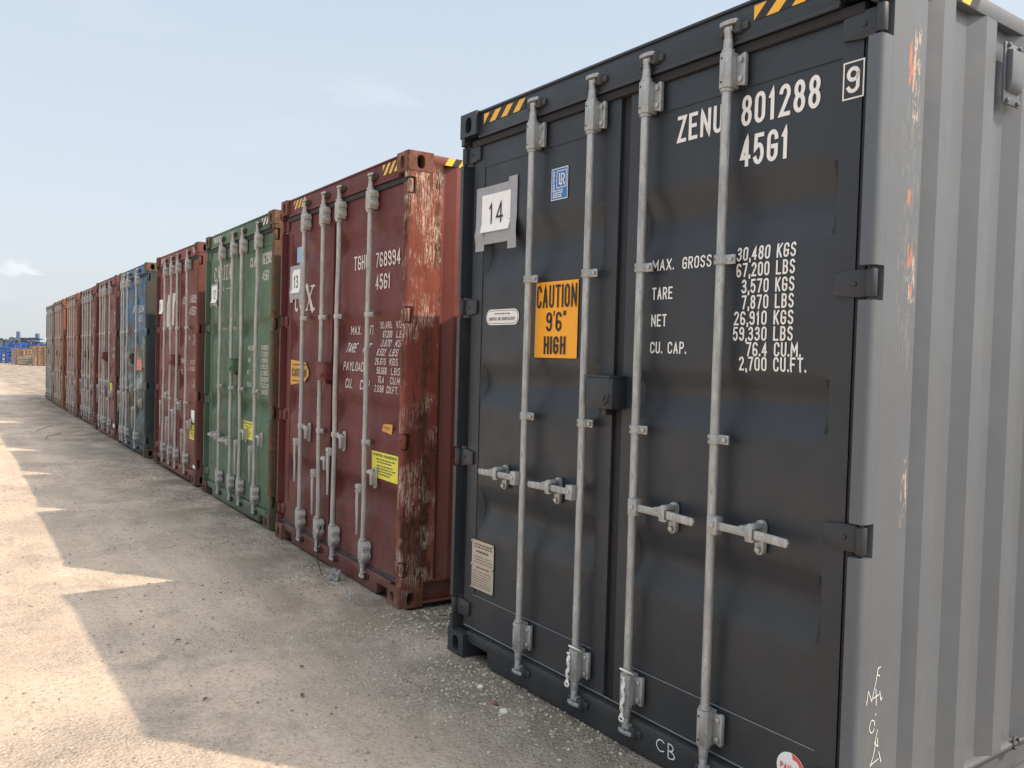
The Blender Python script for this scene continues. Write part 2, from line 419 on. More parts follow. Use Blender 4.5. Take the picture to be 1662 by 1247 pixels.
def rect(mb, x0, x1, z0, z1, yfun, mi=0, eps=.002, n=1, ch=0.0):
    """a sticker lying on the panel; ch clips the corners"""
    nz = max(n, int((z1-z0)/.04))
    nx = max(1, int((x1-x0)/.08))
    vs = [(x0+(x1-x0)*i/nx, yfun(x0+(x1-x0)*i/nx, z0+(z1-z0)*j/nz)-eps, z0+(z1-z0)*j/nz) for j in range(nz+1) for i in range(nx+1)]
    mb.add(vs, [(j*(nx+1)+i, j*(nx+1)+i+1, (j+1)*(nx+1)+i+1, (j+1)*(nx+1)+i) for j in range(nz) for i in range(nx)], mi)

def poly(mb, pts, yfun, mi=0, eps=.002):
    mb.add([(a, yfun(a, b)-eps, b) for a, b in pts], [tuple(range(len(pts)))], mi)

# ------------------------------------------------------------------ container parts
Y_DOOR = .05
def profile(recesses, z):
    """how far the panel steps back at height z"""
    for (a, b, c, d) in recesses:                       # a top, b/c the sunk band, d bottom
        if d < z < a:
            if z > b: return (a-z)/(a-b)
            if z < c: return (z-d)/(c-d)
            return 1.0
    return 0.0

def soft(recesses, z):
    return sum(profile(recesses, z+d) for d in (-.022, -.011, 0, .011, .022))/5

def make_yfun(recesses, xa, xb, dent, seed, depth=.037):
    ramp = .022
    def yf(x, z):
        if x < xa-.001 or x > xb+.001 or z > 2.60 or z < .335: return Y_DOOR-.004
        k = soft(recesses, z)
        e = min(1, max(0, min((x-xa), (xb-x))/ramp))
        y = Y_DOOR+depth*k*e
        if dent:
            y += dent*e*noise.noise(Vector((x*2.3+seed*7.7, z*2.6, seed)))+dent*.5*e*noise.noise(Vector((x*5+seed, z*5.5, seed+9)))
        return y
    return yf

GRID = .05
def door_mesh(name, x0, x1, xa, xb, yf, recesses, mt, z0=.155, z1=2.715, zt=2.60, zb=.335):
    mb = MB()
    zs = {zb-.02, zt+.02}
    for q in recesses:
        for z in q: zs |= {z-.022, z-.011, z, z+.011, z+.022}
    zs = sorted(zs); zz = []
    for a, b in zip(zs, zs[1:]):
        k = max(1, round((b-a)/GRID)); zz += [a+(b-a)*i/k for i in range(k)]
    zz.append(zs[-1])
    xs = [xa-.015, xa, xa+.022]; k = max(1, round((xb-xa-.044)/GRID))
    xs += [xa+.022+(xb-xa-.044)*i/k for i in range(1, k)] + [xb-.022, xb, xb+.015]
    n = len(xs)
    mb.add([(x, yf(min(xb, max(xa, x)), min(2.5999, max(.3351, z))), z) for z in zz for x in xs], [(j*n+i, j*n+i+1, (j+1)*n+i+1, (j+1)*n+i) for j in range(len(zz)-1) for i in range(n-1)])
    yb = .095
    mb.box(x0, xa, Y_DOOR-.004, yb, z0, z1); mb.box(xb, x1, Y_DOOR-.004, yb, z0, z1)
    mb.box(xa, xb, Y_DOOR-.0035, yb-.001, zt, z1-.001); mb.box(xa, xb, Y_DOOR-.0035, yb-.001, z0+.001, zb)
    return mb.data(name, mt, bevel=.0, angle=13)

def stadium(cx, cz, rx, rz, n=6):
    """upright oval: straight sides, round ends"""
    p = []
    for i in range(n+1): t = math.pi*i/n; p.append((cx+rx*math.cos(t), cz+(rz-rx)+rx*math.sin(t)))
    for i in range(n+1): t = math.pi+math.pi*i/n; p.append((cx+rx*math.cos(t), cz-(rz-rx)+rx*math.sin(t)))
    return p

def holed_face(bm, outer, inner, P, depth_vec):
    vo = [bm.verts.new(P(*q)) for q in outer]; vi = [bm.verts.new(P(*q)) for q in inner]
    es = [bm.edges.new((vo[i], vo[(i+1) % len(vo)])) for i in range(len(vo))]
    ei = [bm.edges.new((vi[i], vi[(i+1) % len(vi)])) for i in range(len(vi))]
    bmesh.ops.triangle_fill(bm, use_beauty=True, use_dissolve=False, edges=es+ei)
    vd = [bm.verts.new(Vector(P(*q))+depth_vec) for q in inner]
    n = len(vi); dark = []
    for i in range(n): bm.faces.new((vi[i], vi[(i+1) % n], vd[(i+1) % n], vd[i]))
    fcap = bm.faces.new(vd); fcap.material_index = 1

def casting_mesh(side, top, mt):
    """hollow cast corner block with oval hand holes on its front and outer side; origin in container coordinates"""
    wx, dy, hz = .165, .178, .122
    bm = bmesh.new()
    x0, x1 = (0, wx) if side < 0 else (W_-wx, W_)
    z0, z1 = (H_-hz, H_) if top else (0, hz)
    xo = x0 if side < 0 else x1
    sgn = side
    c = (x0+x1)/2; cz = (z0+z1)/2
    r = .012
    # front face and outer side with holes, chamfer strip between them
    fx0, fx1 = (x0+r, x1) if side < 0 else (x0, x1-r)
    holed_face(bm, [(fx0, z0), (fx1, z0), (fx1, z1), (fx0, z1)], stadium((fx0+fx1)/2-side*.0, cz-.004, .030, .043), lambda a, b: (a, 0, b), Vector((0, .06, 0)))
    holed_face(bm, [(r, z0), (dy, z0), (dy, z1), (r, z1)], stadium(dy/2, cz-.004, .027, .044), lambda a, b: (xo, a, b), Vector((-sgn*.06, 0, 0)))
    def quad(*p): bm.faces.new([bm.verts.new(q) for q in p])
    xf = x0+r if side < 0 else x1-r
    for k in range(3):
        a, b = math.pi/2*k/3, math.pi/2*(k+1)/3
        pa = (xf+sgn*r*math.sin(a), r-r*math.cos(a)); pb = (xf+sgn*r*math.sin(b), r-r*math.cos(b))
        quad((*pa, z0), (*pb, z0), (*pb, z1), (*pa, z1))
    xi = x1 if side < 0 else x0
    quad((xi, 0, z0), (xi, dy, z0), (xi, dy, z1), (xi, 0, z1))
    quad((x0, dy, z0), (x1, dy, z0), (x1, dy, z1), (x0, dy, z1))
    for z in (z0, z1):
        quad((xi, 0, z), (xf, 0, z), (xo, r, z), (xo, dy, z), (xi, dy, z))
    bmesh.ops.remove_doubles(bm, verts=bm.verts, dist=1e-5)
    bmesh.ops.recalc_face_normals(bm, faces=bm.faces)
    for v in bm.verts: v.co.x -= W_/2
    me = bpy.data.meshes.new('corner_casting'); bm.to_mesh(me); bm.free()
    me.materials.append(mt); me.materials.append(M['void'])
    return me

HZ = (2.68, 1.87, 1.065, .25)                    # hinge heights, the same on every box
def post_mesh(side, mt, dent=0.0, seed=0):
    mb = MB()
    z0, z1 = .122, H_-.122
    def X(d): return (d if side < 0 else W_-d)     # distance from the outer face
    def zp(pl, a, b):
        if side > 0: pl = pl[::-1]
        mb.prism([(X(d), y) for d, y in pl], 'z', a, b)
    # the side plate behind the hinges runs the full height
    zp([(.003, .062), (.060, .062), (.060, .10), (.045, .178), (.003, .178)], z0, z1)
    zp([(.003, .1781), (.045, .1781), (.035, .248), (.003, .25)], .1645, 2.832)
    cuts = [z0]
    for h in sorted(HZ): cuts += [h-.054, h+.054]
    cuts.append(z1)
    rr = .024
    lip = [(.003, .0615)]+[(.003+rr-rr*math.cos(R(a)), .002+rr-rr*math.sin(R(a))) for a in (0, 22, 45, 67, 90)]+[(.050, .002), (.050, .0615)]
    for a, b in zip(cuts[::2], cuts[1::2]): zp(lip[::-1] if False else lip, a, b)
    return mb.data('corner_post', mt, smooth=True, angle=32)

def hinge_mesh(side, z, mt, reach=.16):
    mb = MB()
    def X(d): return (d if side < 0 else W_-d)
    a, b = sorted((X(.043), X(.19)))
    # strap plate narrowing towards the door
    e = .043
    pts = [(X(.035), z-e), (X(.6*reach), z-e), (X(reach), z-.034), (X(reach), z+.034), (X(.6*reach), z+e), (X(.035), z+e)]
    if side > 0: pts = pts[::-1]
    mb.prism(pts, 'y', .033, .0455)
    mb.cyl((X(.024), .030, z-e), (X(.024), .030, z+e), .0175, 16)
    mb.cyl((X(.024), .030, z-e-.012), (X(.024), .030, z+e+.012), .008, 10)
    mb.cyl((X(.085), .028, z), (X(.085), .0325, z), .009, 10)
    return mb.data('hinge', mt, bevel=.0025)

def side_wall_mesh(side, mt):
    mb = MB()
    def X(d): return (d if side < 0 else W_-d)
    y = .252; pts = [(y, .038), (.283, .038)]
    y = .283
    while y < L_-.55:
        pts += [(y+.068, .003), (y+.140, .003), (y+.208, .038), (y+.283, .038)]; y += .283
    pts.append((L_-.2, .038))
    zs = [.165, .9, 1.9, 2.832]
    n = len(pts)
    vs = [(X(d), yy, z) for z in zs for yy, d in pts]
    mb.add(vs, [(j*n+i, j*n+i+1, (j+1)*n+i+1, (j+1)*n+i) for j in range(len(zs)-1) for i in range(n-1)])
    me = mb.data('side_wall', mt, smooth=False, fixn=False)
    if side < 0: me.flip_normals()
    return me

def guide_mesh(style, top, mts):
    """sleeve with a bolted flange that carries a locking bar; origin at the bar axis, container z"""
    mb = MB()
    z0, z1 = (2.597, 2.722) if top else (.200, .328)
    if style == 'new':
        mb.prism([(-.026, -.012), (-.014, -.026), (.014, -.026), (.026, -.012), (.026, .036), (-.026, .036)], 'z', z0, z1)
        mb.prism([(.0265, z0+.012), (.062, z0+.004), (.066, z0+.012), (.066, z1-.012), (.062, z1-.004), (.0265, z1-.012)][::1], 'y', .018, .034)
        for z in (z0+.028, z1-.028): mb.cyl((.047, .008, z), (.047, .02, z), .011, 8, mi=1)
        for z in (z0+.02, z1-.02): mb.cyl((-.005, -.0275, z), (-.005, -.025, z), .006, 8, mi=2)
        mb.cyl((0, 0, z0-.012), (0, 0, z0-.0005), .0235, 14); mb.cyl((0, 0, z1+.0005), (0, 0, z1+.012), .0235, 14)
    else:
        mb.prism([(-.027, z0), (.048, z0), (.052, z0+.015), (.062, z0+.02), (.062, z0+.045), (.052, z0+.05), (.052, z1-.05), (.062, z1-.045), (.062, z1-.02), (.052, z1-.015), (.048, z1), (-.027, z1)], 'y', -.024, .036)
        for z in (z0+.03, z1-.03): mb.cyl((.056, -.027, z), (.056, -.0235, z), .0065, 8, mi=2)
        mb.cyl((0, 0, z0-.02), (0, 0, z0-.0005), .026, 14); mb.cyl((0, 0, z1+.0005), (0, 0, z1+.018), .026, 14)
    return mb.data('bar_guide', mts, bevel=.003, dx=0)

def clamp_mesh(style, z, mts):
    mb = MB()
    h = .017
    mb.prism([(-.023, .008), (-.021, -.014), (-.010, -.0215), (.010, -.0215), (.020, -.016), (.026, .004), (.058, .006), (.058, .014), (.020, .016), (.012, .034), (-.021, .034)], 'z', z-h, z+h)
    mb.cyl((.045, -.006, z), (.045, .0075, z), .0095, 8, mi=1)
    mb.cyl((-.010, -.0235, z), (-.010, -.021, z), .005, 8, mi=2)
    return mb.data('bar_clamp', mts, bevel=.002, dx=0)

def cam_mesh(top, mts):
    """forked cam at the end of a bar with the keeper it hooks into"""
    mb = MB()
    if top:
        mb.cyl((0, 0, 2.733), (0, 0, 2.772), .0185, 12, r2=.0165)
        mb.tube([(0, 0, 2.768), (0, -.002, 2.80), (0, -.004, 2.815)], [.0165, .013, .015], 10)
        z = 2.822
    else:
        mb.cyl((0, 0, .188), (0, 0, .145), .0185, 12, r2=.0165)
        mb.tube([(0, 0, .148), (0, -.002, .12), (0, -.004, .10)], [.0165, .013, .015], 10)
        z = .094
    s = 1 if top else -1
    mb.prism([(-.036, -.010), (-.016, -.016), (.016, -.016), (.036, -.010), (.040, .004), (.018, .010), (-.018, .010), (-.040, .004)], 'z', min(z, z+s*.016), max(z, z+s*.016))
    mb.prism([(-.020, -.006), (.020, -.006), (.014, .030), (-.014, .030)], 'z', min(z-s*.022, z-s*.002), max(z-s*.022, z-s*.002))
    return mb.data('cam', mts, bevel=.003, dx=0)

def keeper_mesh(top, mts):
    mb = MB()
    z = 2.812 if top else .094
    for a in (-.038, .026):
        mb.prism([(a, -.004), (a+.020, -.004), (a+.026, .021), (a-.006, .021)], 'z', z-.024, z+.02)
    mb.box(-.05, .075, .010, .0205, z-.016, z+.012)
    return mb.data('cam_keeper', mts, bevel=.003, dx=0)

def handle_mesh(style, d, zc, mts, droop=0.0):
    """d: +1 handle points right, -1 left, 0 hangs down beside the bar"""
    mb = MB()
    if style == 'new':
        xs = lambda a: d*a
        def bx(a, b, *r):
            a, b = sorted((xs(a), xs(b))); mb.box(a, b, *r)
        bx(.012, .056, -.040, -.006, zc-.034, zc+.030)                               # hub jaws
        mb.cyl((xs(.036), -.046, zc), (xs(.036), -.038, zc), .010, 8, mi=1)
        pts = [(.050, .013), (.20, .016), (.235, .016), (.345, .013), (.352, 0), (.345, -.016), (.235, -.015), (.19, -.013), (.05, -.014)]
        pl = [(xs(a), zc+b-droop*a) for a, b in pts]
        if d > 0: pl = pl[::-1]
        mb.prism(pl, 'y', -.030, -.019)
        bx(.10, .205, -.0345, -.0325, zc-.006, zc+.002)
    else:
        mb.box(-.052, -.010, -.045, -.012, zc-.028, zc+.030)                          # hub jaws beside the bar
        mb.cyl((-.032, -.052, zc), (-.032, -.044, zc), .010, 8, mi=2)
        mb.prism([(-.050, zc-.02), (-.052, zc-.10), (-.046, zc-.17), (-.036, zc-.32), (-.018, zc-.32), (-.014, zc-.17), (-.018, zc-.10), (-.016, zc-.02)], 'y', -.040, -.030)
    return mb.data('handle', mts, bevel=.003, dx=0)

def catch_mesh(style, d, zc, mts):
    mb = MB()
    if style == 'new':
        x = d*.195
        pl = stadium(x, zc, .019, .062, 5)
        mb.prism(pl, 'y', .024, .044)
        for z in (zc+.043, zc-.043): mb.cyl((x, .012, z), (x, .025, z), .0115, 8, mi=1)
        # the hook that closes over the handle and the rest below it
        hz = zc+.018
        mb.prism([(x-.045, hz+.0145), (x+.010, hz+.0145), (x+.020, hz+.020), (x+.016, hz+.036), (x-.006, hz+.036), (x-.014, hz+.024), (x-.045, hz+.022)], 'y', -.034, .0235)
        mb.box(x-.014, x+.016, -.0385, -.0345, hz-.018, hz+.030)
        mb.box(x-.016, x+.018, -.034, .0235, hz-.028, hz-.0165)
    else:
        pl = stadium(.10, zc+.03, .018, .075, 5)
        mb.prism(pl, 'y', .030, .045)
        mb.prism([(.03, zc+.07), (.09, zc+.085), (.115, zc+.06), (.115, zc-.02), (.095, zc-.02), (.092, zc+.05), (.03, zc+.055)][::-1], 'y', -.002, .029)
        for z in (zc+.08, zc-.02): mb.cyl((.10, .022, z), (.10, .031, z), .010, 8, mi=2)
    return mb.data('handle_catch', mts, bevel=.002, dx=0)

def header_mesh(mt, lip=True):
    mb = MB()
    mb.box(.1655, W_-.1655, .022, .12, 2.755, 2.880)
    mb.box(.1655, W_-.1655, .014, .14, 2.8805, 2.892)
    mb.box(.1655, W_-.1655, .016, .0215, 2.752, 2.766)
    return mb.data('door_header', mt, bevel=.003)

def sill_mesh(mt):
    mb = MB()
    zt = .142; zb = .012
    pts = [(.166, .088), (.19, .088), (.205, zb+.072), (.365, zb+.072), (.375, zb), (W_-.375, zb), (W_-.365, zb+.072), (W_-.205, zb+.072), (W_-.19, .088), (W_-.166, .088), (W_-.166, zt), (.166, zt)]
    mb.prism(pts, 'y', .021, .11)
    return mb.data('door_sill', mt, bevel=.003)

def gasket_mesh(mt, xm):
    mb = MB()
    mb.box(.085, W_-.085, .030, .085, 2.7165, 2.7515)
    mb.cyl((.085, .040, .150), (W_-.085, .040, .150), .0125, 10) if xm < 1.26 else mb.box(.085, W_-.085, .046, .085, .1425, .154)
    mb.box(xm-.029, xm+.029, .062, .09, .1545, 2.716)
    mb.box(.0605, .091, .068, .09, .1545, 2.716); mb.box(W_-.091, W_-.0605, .050, .09, .1545, 2.716)
    mb.box(.0605, W_-.0605, .097, .105, .1505, 2.7545)  # unseen panel added behind the doors to stop light leaking through
    return mb.data('door_gasket', mt, bevel=.004)

def hazard(mb, x0, x1, z0, z1, step, lean=1, mi=(0, 1), y=.0215):
    """slanted stripes, alternating two colours, on a wall facing -y"""
    h = z1-z0; n = int((x1-x0)/step)+3
    xs = x0-h
    k = 0
    def clip(pl):
        for lim, sg in ((x0, 1), (x1, -1)):
            out = []
            for i in range(len(pl)):
                a, b = pl[i-1], pl[i]
                ia, ib = (a[0]-lim)*sg >= 0, (b[0]-lim)*sg >= 0
                if ia != ib:
                    t = (lim-a[0])/(b[0]-a[0]); out.append((lim, a[1]+(b[1]-a[1])*t))
                if ib: out.append(b)
            pl = out
            if not pl: return pl
        return pl
    while xs < x1+h:
        pl = [(xs, z0), (xs+step, z0), (xs+step+h*lean, z1), (xs+h*lean, z1)]
        pl = clip(pl)
        if len(pl) > 2 and mi[k % 2] is not None: mb.add([(a, y-.002, b) for a, b in pl], [tuple(range(len(pl)))], mi[k % 2])
        xs += step; k += 1

def blank_lines(mb, x0, x1, zs, yf, mi, h=.008, eps=.0035, seed=1):
    rr = random.Random(seed)
    for z in zs:
        x = x0+rr.random()*.02*(x1-x0)/.3
        while x < x1-.012:
            l = min(x1-x, (.05+.16*rr.random())*(x1-x0)); rect(mb, x, x+l, z, z+h, yf, mi, eps); x += l+.03*(x1-x0)

# ------------------------------------------------------------------ one container
def words(rows):
    out = []
    for a in rows:
        if ' ' not in a[0]: out.append(a); continue
        us = [GW.get(c, 1.0) for c in a[0]]; tot = sum(us)+.27*(len(us)-1); un = (a[2]-a[1])/tot
        pos = a[1]; cur = ''; start = pos; end = pos
        for c, u in zip(a[0]+' ', us+[0]):
            if c == ' ':
                if cur: out.append((cur, start, end)+tuple(a[3:]))
                cur = ''; pos += (u+.27)*un; start = pos
            else: cur += c; end = pos+u*un; pos = end+.27*un
    return out
GROUP = 'shipping containers parked side by side in a row'
ROOTS = {}
def container(s):
    k = s['num']
    root = bpy.data.objects.new('shipping_container', None); C.objects.link(root)
    root.empty_display_size = .3
    root.location = (s['xr']-W_/2, s['y'], s.get('z', 0)); root.rotation_euler = (0, -s.get('roll', 0), s.get('yaw', 0))
    tag(root, s['label'], 'container', GROUP)
    ROOTS[k] = root
    body, post, post2, door, cast = s['body'], s['post'], s.get('post2', s['post']), s['door'], s['cast']
    style = s['style']; hw = s['hw']; rec = s['recess']; xm = s.get('xm', 1.262)
    # frame
    for sd in (-1, 1):
        for tp in (0, 1): link('corner_casting', cached(('cast', sd, tp, cast.name), lambda: casting_mesh(sd, tp, cast)), root)
        pm = post if sd > 0 else post2
        link('corner_post', cached(('post', sd, pm.name), lambda: post_mesh(sd, pm)), root, s.get('postlabel') if sd > 0 else None)
        link('side_wall', cached(('wall', sd, body.name), lambda: side_wall_mesh(sd, body)), root)
        def rails(top):
            mb = MB()
            if top:
                a, b = (0.004, .064) if sd < 0 else (W_-.064, W_-.004)
                mb.box(a, b, .1785, L_-.18, 2.8325, 2.888)
            else:
                e = .006
                def X(d): return d if sd < 0 else W_-d
                a, b = sorted((X(e), X(.05)))
                mb.box(a, b, .1785, L_-.18, .150, .164); mb.box(a, b, .1785, L_-.18, .014, .026)
                a, b = sorted((X(.044), X(.050))); mb.box(a, b, .1785, L_-.18, .0265, .1495)
            return mb.data('top_rail' if top else 'bottom_rail', body, bevel=.002)
        link('top_rail', cached(('trail', sd, body.name), lambda: rails(1)), root)
        link('bottom_rail', cached(('brail', sd, body.name), lambda: rails(0)), root)
    def roof():
        mb = MB(); pts = []; y = .142; n = 0
        while y < L_-.1: pts += [(y, 2.884), (y+.09, 2.884), (y+.105, 2.866), (y+.194, 2.866)]; y += .209
        mb.add([(x, yy, z) for x in (.0645, W_-.0645) for yy, z in pts], [(i, i+1, len(pts)+i+1, len(pts)+i) for i in range(len(pts)-1)])
        return mb.data('roof', body, smooth=False)
    link('roof', cached(('roof', body.name), roof), root)
    def floor():
        mb = MB(); mb.box(.052, W_-.052, .115, L_-.2, .10, .15); return mb.data('underframe', M['dark_steel'])
    link('underframe', cached('floor', floor), root)
    def back():
        mb = MB(); mb.box(.004, W_-.004, L_-.18, L_-.01, .0, H_-.004); return mb.data('end_wall', body, bevel=.004)
    link('end_wall', cached(('back', body.name), back), root)
    hd = link('door_header', cached(('head', body.name), lambda: header_mesh(door)), root)
    sill = link('door_sill', cached(('sill', s.get('sill', door).name), lambda: sill_mesh(s.get('sill', door))), root)
    link('door_gasket', cached(('gask', xm, s['gasket'].name), lambda: gasket_mesh(s['gasket'], xm)), root)
    # doors
    doors = []
    edges = [(.092, xm-.030), (xm+.030, W_-.092)]
    yfs = []
    hm = (door, door if style == 'new' else post)
    for i, (x0, x1) in enumerate(edges):
        xa, xb = (x0+.10, x1-.085) if i == 0 else (x0+.075, x1-(.075 if style == 'new' else .040))
        yf = make_yfun(rec, xa, xb, s['dent'], k*2+i)
        d = link('door', door_mesh('door', x0, x1, xa, xb, yf, rec, door), root, s.get('doorlabel'))
        doors.append(d); yfs.append(yf)
        for z in HZ: link('hinge', cached(('hinge', i, z, door.name, hm[i].name, style), lambda: hinge_mesh((-1, 1)[i], z, hm[i], .16 if style == 'new' else .125)), d)
    def yf(x, z): return yfs[0 if x < xm else 1](x, z)
    # locking bars
    bz = s['bars']
    for i, x in enumerate(bz['x']):
        y = bz.get('y', 0.0)
        mb = MB(); mb.cyl((0, 0, .19), (0, 0, 2.73), .0172, 16)
        bend = bz.get('bend', 0)
        if bend:
            mb = MB(); mb.tube([(bend*noise.noise(Vector((i*3.3+k, q*.23, k))), .4*bend*noise.noise(Vector((i*5.3+k, q*.3, k+4))), .19+2.54*q/18) if 0 < q < 18 else (0, 0, .19+2.54*q/18) for q in range(19)], .0172, 14)
        b = link('locking_bar', mb.data('locking_bar', hw, dx=0), root)
        b.location = (x-W_/2, y, 0)
        mts = (hw, M['bolt'] if style == 'new' else hw, M['void'])
        for tp in (0, 1):
            link('bar_guide', cached(('guide', style, tp, hw.name), lambda: guide_mesh(style, tp, mts)), b)
            link('cam', cached(('cam', tp, hw.name), lambda: cam_mesh(tp, mts)), b)
            kp = link('cam_keeper', cached(('keep', tp, s['keeper'].name), lambda: keeper_mesh(tp, (s['keeper'],))), hd if tp else sill)
            kp.location = (x-W_/2, 0, 0)
        for z in bz['clamp']: link('bar_clamp', cached(('clamp', z, hw.name), lambda: clamp_mesh(style, z, mts)), b)
        d, zc = bz['handle'][i]
        st = 'new' if d else 'old'
        link('handle', cached(('handle', st, d, zc, hw.name), lambda: handle_mesh(st, d, zc, mts, .02 if d else 0)), b)
        ct = link('handle_catch', cached(('catch', st, d, zc, hw.name), lambda: catch_mesh(st, d, zc-.022 if d else zc+.06, mts)), doors[0 if i < 2 else 1])
        ct.location = (x-W_/2, 0, 0)
    # lock box across the door seam
    def lockbox():
        mb = MB()
        z0, z1 = 1.405, 1.535; a = xm-.105; b = xm+.055
        mb.prism([(a, -.036), (a+.012, -.048), (b-.012, -.048), (b, -.036), (b, .043), (a, .043)], 'z', z0, z1)
        mb.prism([(a-.004, -.052), (b+.004, -.052), (b+.004, .043), (a-.004, .043)], 'z', z1+.0005, z1+.008)
        mb.tube([(b-.03, -.055, z0+.055), (b-.03, -.062, z0+.03), (b-.018, -.064, z0+.018), (b-.006, -.062, z0+.03), (b-.006, -.055, z0+.06)], .005, 8)
        mb.box(a+.06, a+.085, .0, .043, z0-.03, z0-.0005)
        return mb.data('lock_box', door, bevel=.004)
    if s.get('lockbox', True): link('lock_box', lockbox(), doors[1])
    # lettering: one mesh per door
    for i in (0, 1):
        for a in words(s['text']):
            mb = MB()
            st = a[0]; x0, x1, z0, z1 = a[1:5]; kw = dict(a[5]) if len(a) > 5 else {}
            kw.setdefault('eps', .0048 if s['dent'] > .005 else .0022)
            if (x0 < xm) == (i == 0):
                if st.startswith('#'): STENCIL[st](mb, x0, x1, z0, z1, yf)
                else: text(mb, st, x0, x1, z0, z1, yf, **kw)
            if mb.v: link('lettering', mb.data('lettering', s['textmat'], smooth=False, fixn=False), doors[i])
    for fn in s['stickers']: fn(doors, hd, yf)
    return root, doors, hd, yf

# logos in thick-and-thin serif capitals
def serif(mb, ch, x0, x1, z0, z1, yf):
    h = z1-z0; w = x1-x0; tk, tn = w*.22, w*.09
    P = lambda e: (lambda a, b: (a, yf(a, b)-.0016-e, b))
    def st(pts, t, e=0): stroke(mb, [(x0+a*w, z0+b*h) for a, b in pts], t, False, P(e))
    def sf(a, b, l=.22): st([(a-l, b), (a+l, b)], tn*.8, .0005)
    if ch == 'C': st([(.16, .5), (.16, .35)], tk); st(arc(.52, .5, .36, .46, 40, 320), tk*.6, .0003); st([(.85, .95), (.85, .70)], tn, .0006)
    if ch == 'A': st([(.18, .04), (.48, .95)], tn); st([(.45, .97), (.82, .04)], tk, .0003); st([(.26, .33), (.66, .33)], tn, .0007); sf(.16, .03, .16); sf(.84, .03, .16)
    if ch == 'P': st([(.24, .03), (.24, .97)], tk); st([(.24, .97), (.5, .97)]+arc(.52, .73, .34, .24, 90, -90)+[(.3, .49)], tk*.55, .0003); sf(.24, .03)
    if ch == 'I': st([(.5, .03), (.5, .97)], tk*1.4); sf(.5, .03, .4); sf(.5, .97, .4)
    if ch == 'T': st([(.5, .03), (.5, .97)], tk); st([(.05, .96), (.95, .96)], tn, .0003); sf(.5, .03); st([(.06, .95), (.06, .78)], tn, .0006); st([(.94, .95), (.94, .78)], tn, .0007)
    if ch == 'L': st([(.24, .03), (.24, .97)], tk); st([(.1, .03), (.9, .03), (.9, .25)], tn, .0003); sf(.24, .97)
    if ch == 't': st([(.35, .95), (.35, .2)]+arc(.6, .2, .25, .17, 180, 310), tk*.8); st([(.1, .7), (.8, .7)], tn, .0004)
    if ch == 'e': st(arc(.5, .35, .38, .32, 5, 320), tk*.7); st([(.14, .38), (.88, .38)], tn, .0004)
    if ch == 'x': st([(.12, .98), (.86, .02)], tk*1.1); st([(.85, .98), (.16, .02)], tn*1.1, .0004); sf(.14, .97); sf(.82, .97); sf(.18, .03, .16); sf(.84, .03, .2)
def stencil_capital(mb, x0, x1, z0, z1, yf):
    n = 7; a = (x1-x0)/6.55; x = x0
    for ch in 'CAPITAL':
        w = a*(.5 if ch == 'I' else .9); serif(mb, ch, x, x+w, z0, z1, yf); x += w+a*.07
    text(mb, "-", x0, x0+.33, z0-.115, z0-.085, yf, t=.006); text(mb, "-", x0+.48, x1-.08, z0-.115, z0-.085, yf, t=.006)
    stroke(mb, [(x0+.37, z0-.13), (x0+.40, z0-.08), (x0+.43, z0-.13)], .008, False, lambda p, q: (p, yf(p, q)-.0016, q))
def stencil_tex(mb, x0, x1, z0, z1, yf):
    w = (x1-x0)/3
    serif(mb, 't', x0, x0+w*.8, z0, z1+.06, yf); serif(mb, 'e', x0+w*.85, x0+w*1.75, z0, z1+.06, yf); serif(mb, 'x', x0+w*1.85, x1, z0, z1, yf)
    rect(mb, x1+.01, x1+.025, z0, z0+.02, yf, 0, .0016)
def stencil_box(mb, x0, x1, z0, z1, yf):
    stroke(mb, [(x0, z0), (x1, z0), (x1, z1), (x0, z1), (x0, z0)], .005, True, lambda a, b: (a, yf(a, b)-.0016, b))
STENCIL = {'#capital': stencil_capital, '#tex': stencil_tex, '#box': stencil_box}

def on_door(i, name, mats, build, label=None):
    def fn(doors, hd, yf):
        mb = MB(); build(mb, yf)
        link(name, mb.data(name, mats, smooth=False, fixn=False), doors[i], label)
    return fn
def on_header(name, mats, spans, z0, z1, step, mi=(0, 1)):
    def fn(doors, hd, yf):
        for x0, x1 in spans:
            mb = MB(); hazard(mb, x0, x1, z0, z1, step, 1, mi)
            link(name, mb.data(name, mats, smooth=False, fixn=False), hd)
    return fn
def number_paper(num, x0, x1, z0, z1, tape=.05):
    def b(mb, yf):
        y = lambda a, c: min(yf(a, c), Y_DOOR)-.004-.01*math.exp(-((c-z0)/.02)**2)
        if tape:
            rect(mb, x0-tape, x1+tape*.8, z0-tape*1.1, z0+.02, y, 1, .001); rect(mb, x0-tape*.7, x1+tape, z1-.02, z1+tape*.8, y, 1, .0014)
            rect(mb, x0-tape, x0+.02, z0-tape*1.7, z1+tape*.8, y, 1, .0018); rect(mb, x1-.02, x1+tape, z0-tape*1.8, z1+tape*1.2, y, 1, .0022)
        rect(mb, x0, x1, z0, z1, y, 0, .003)
        w, h = x1-x0, z1-z0
        text(mb, str(num), x0+w*.24, x1-w*.24, z0+h*.2, z1-h*.24, lambda a, c: y(a, c)-.003, t=h*.055, mi=2, gap=.35)
    return on_door(0, 'number_paper', (M['paper'], M['duct_tape'], M['black']), b)
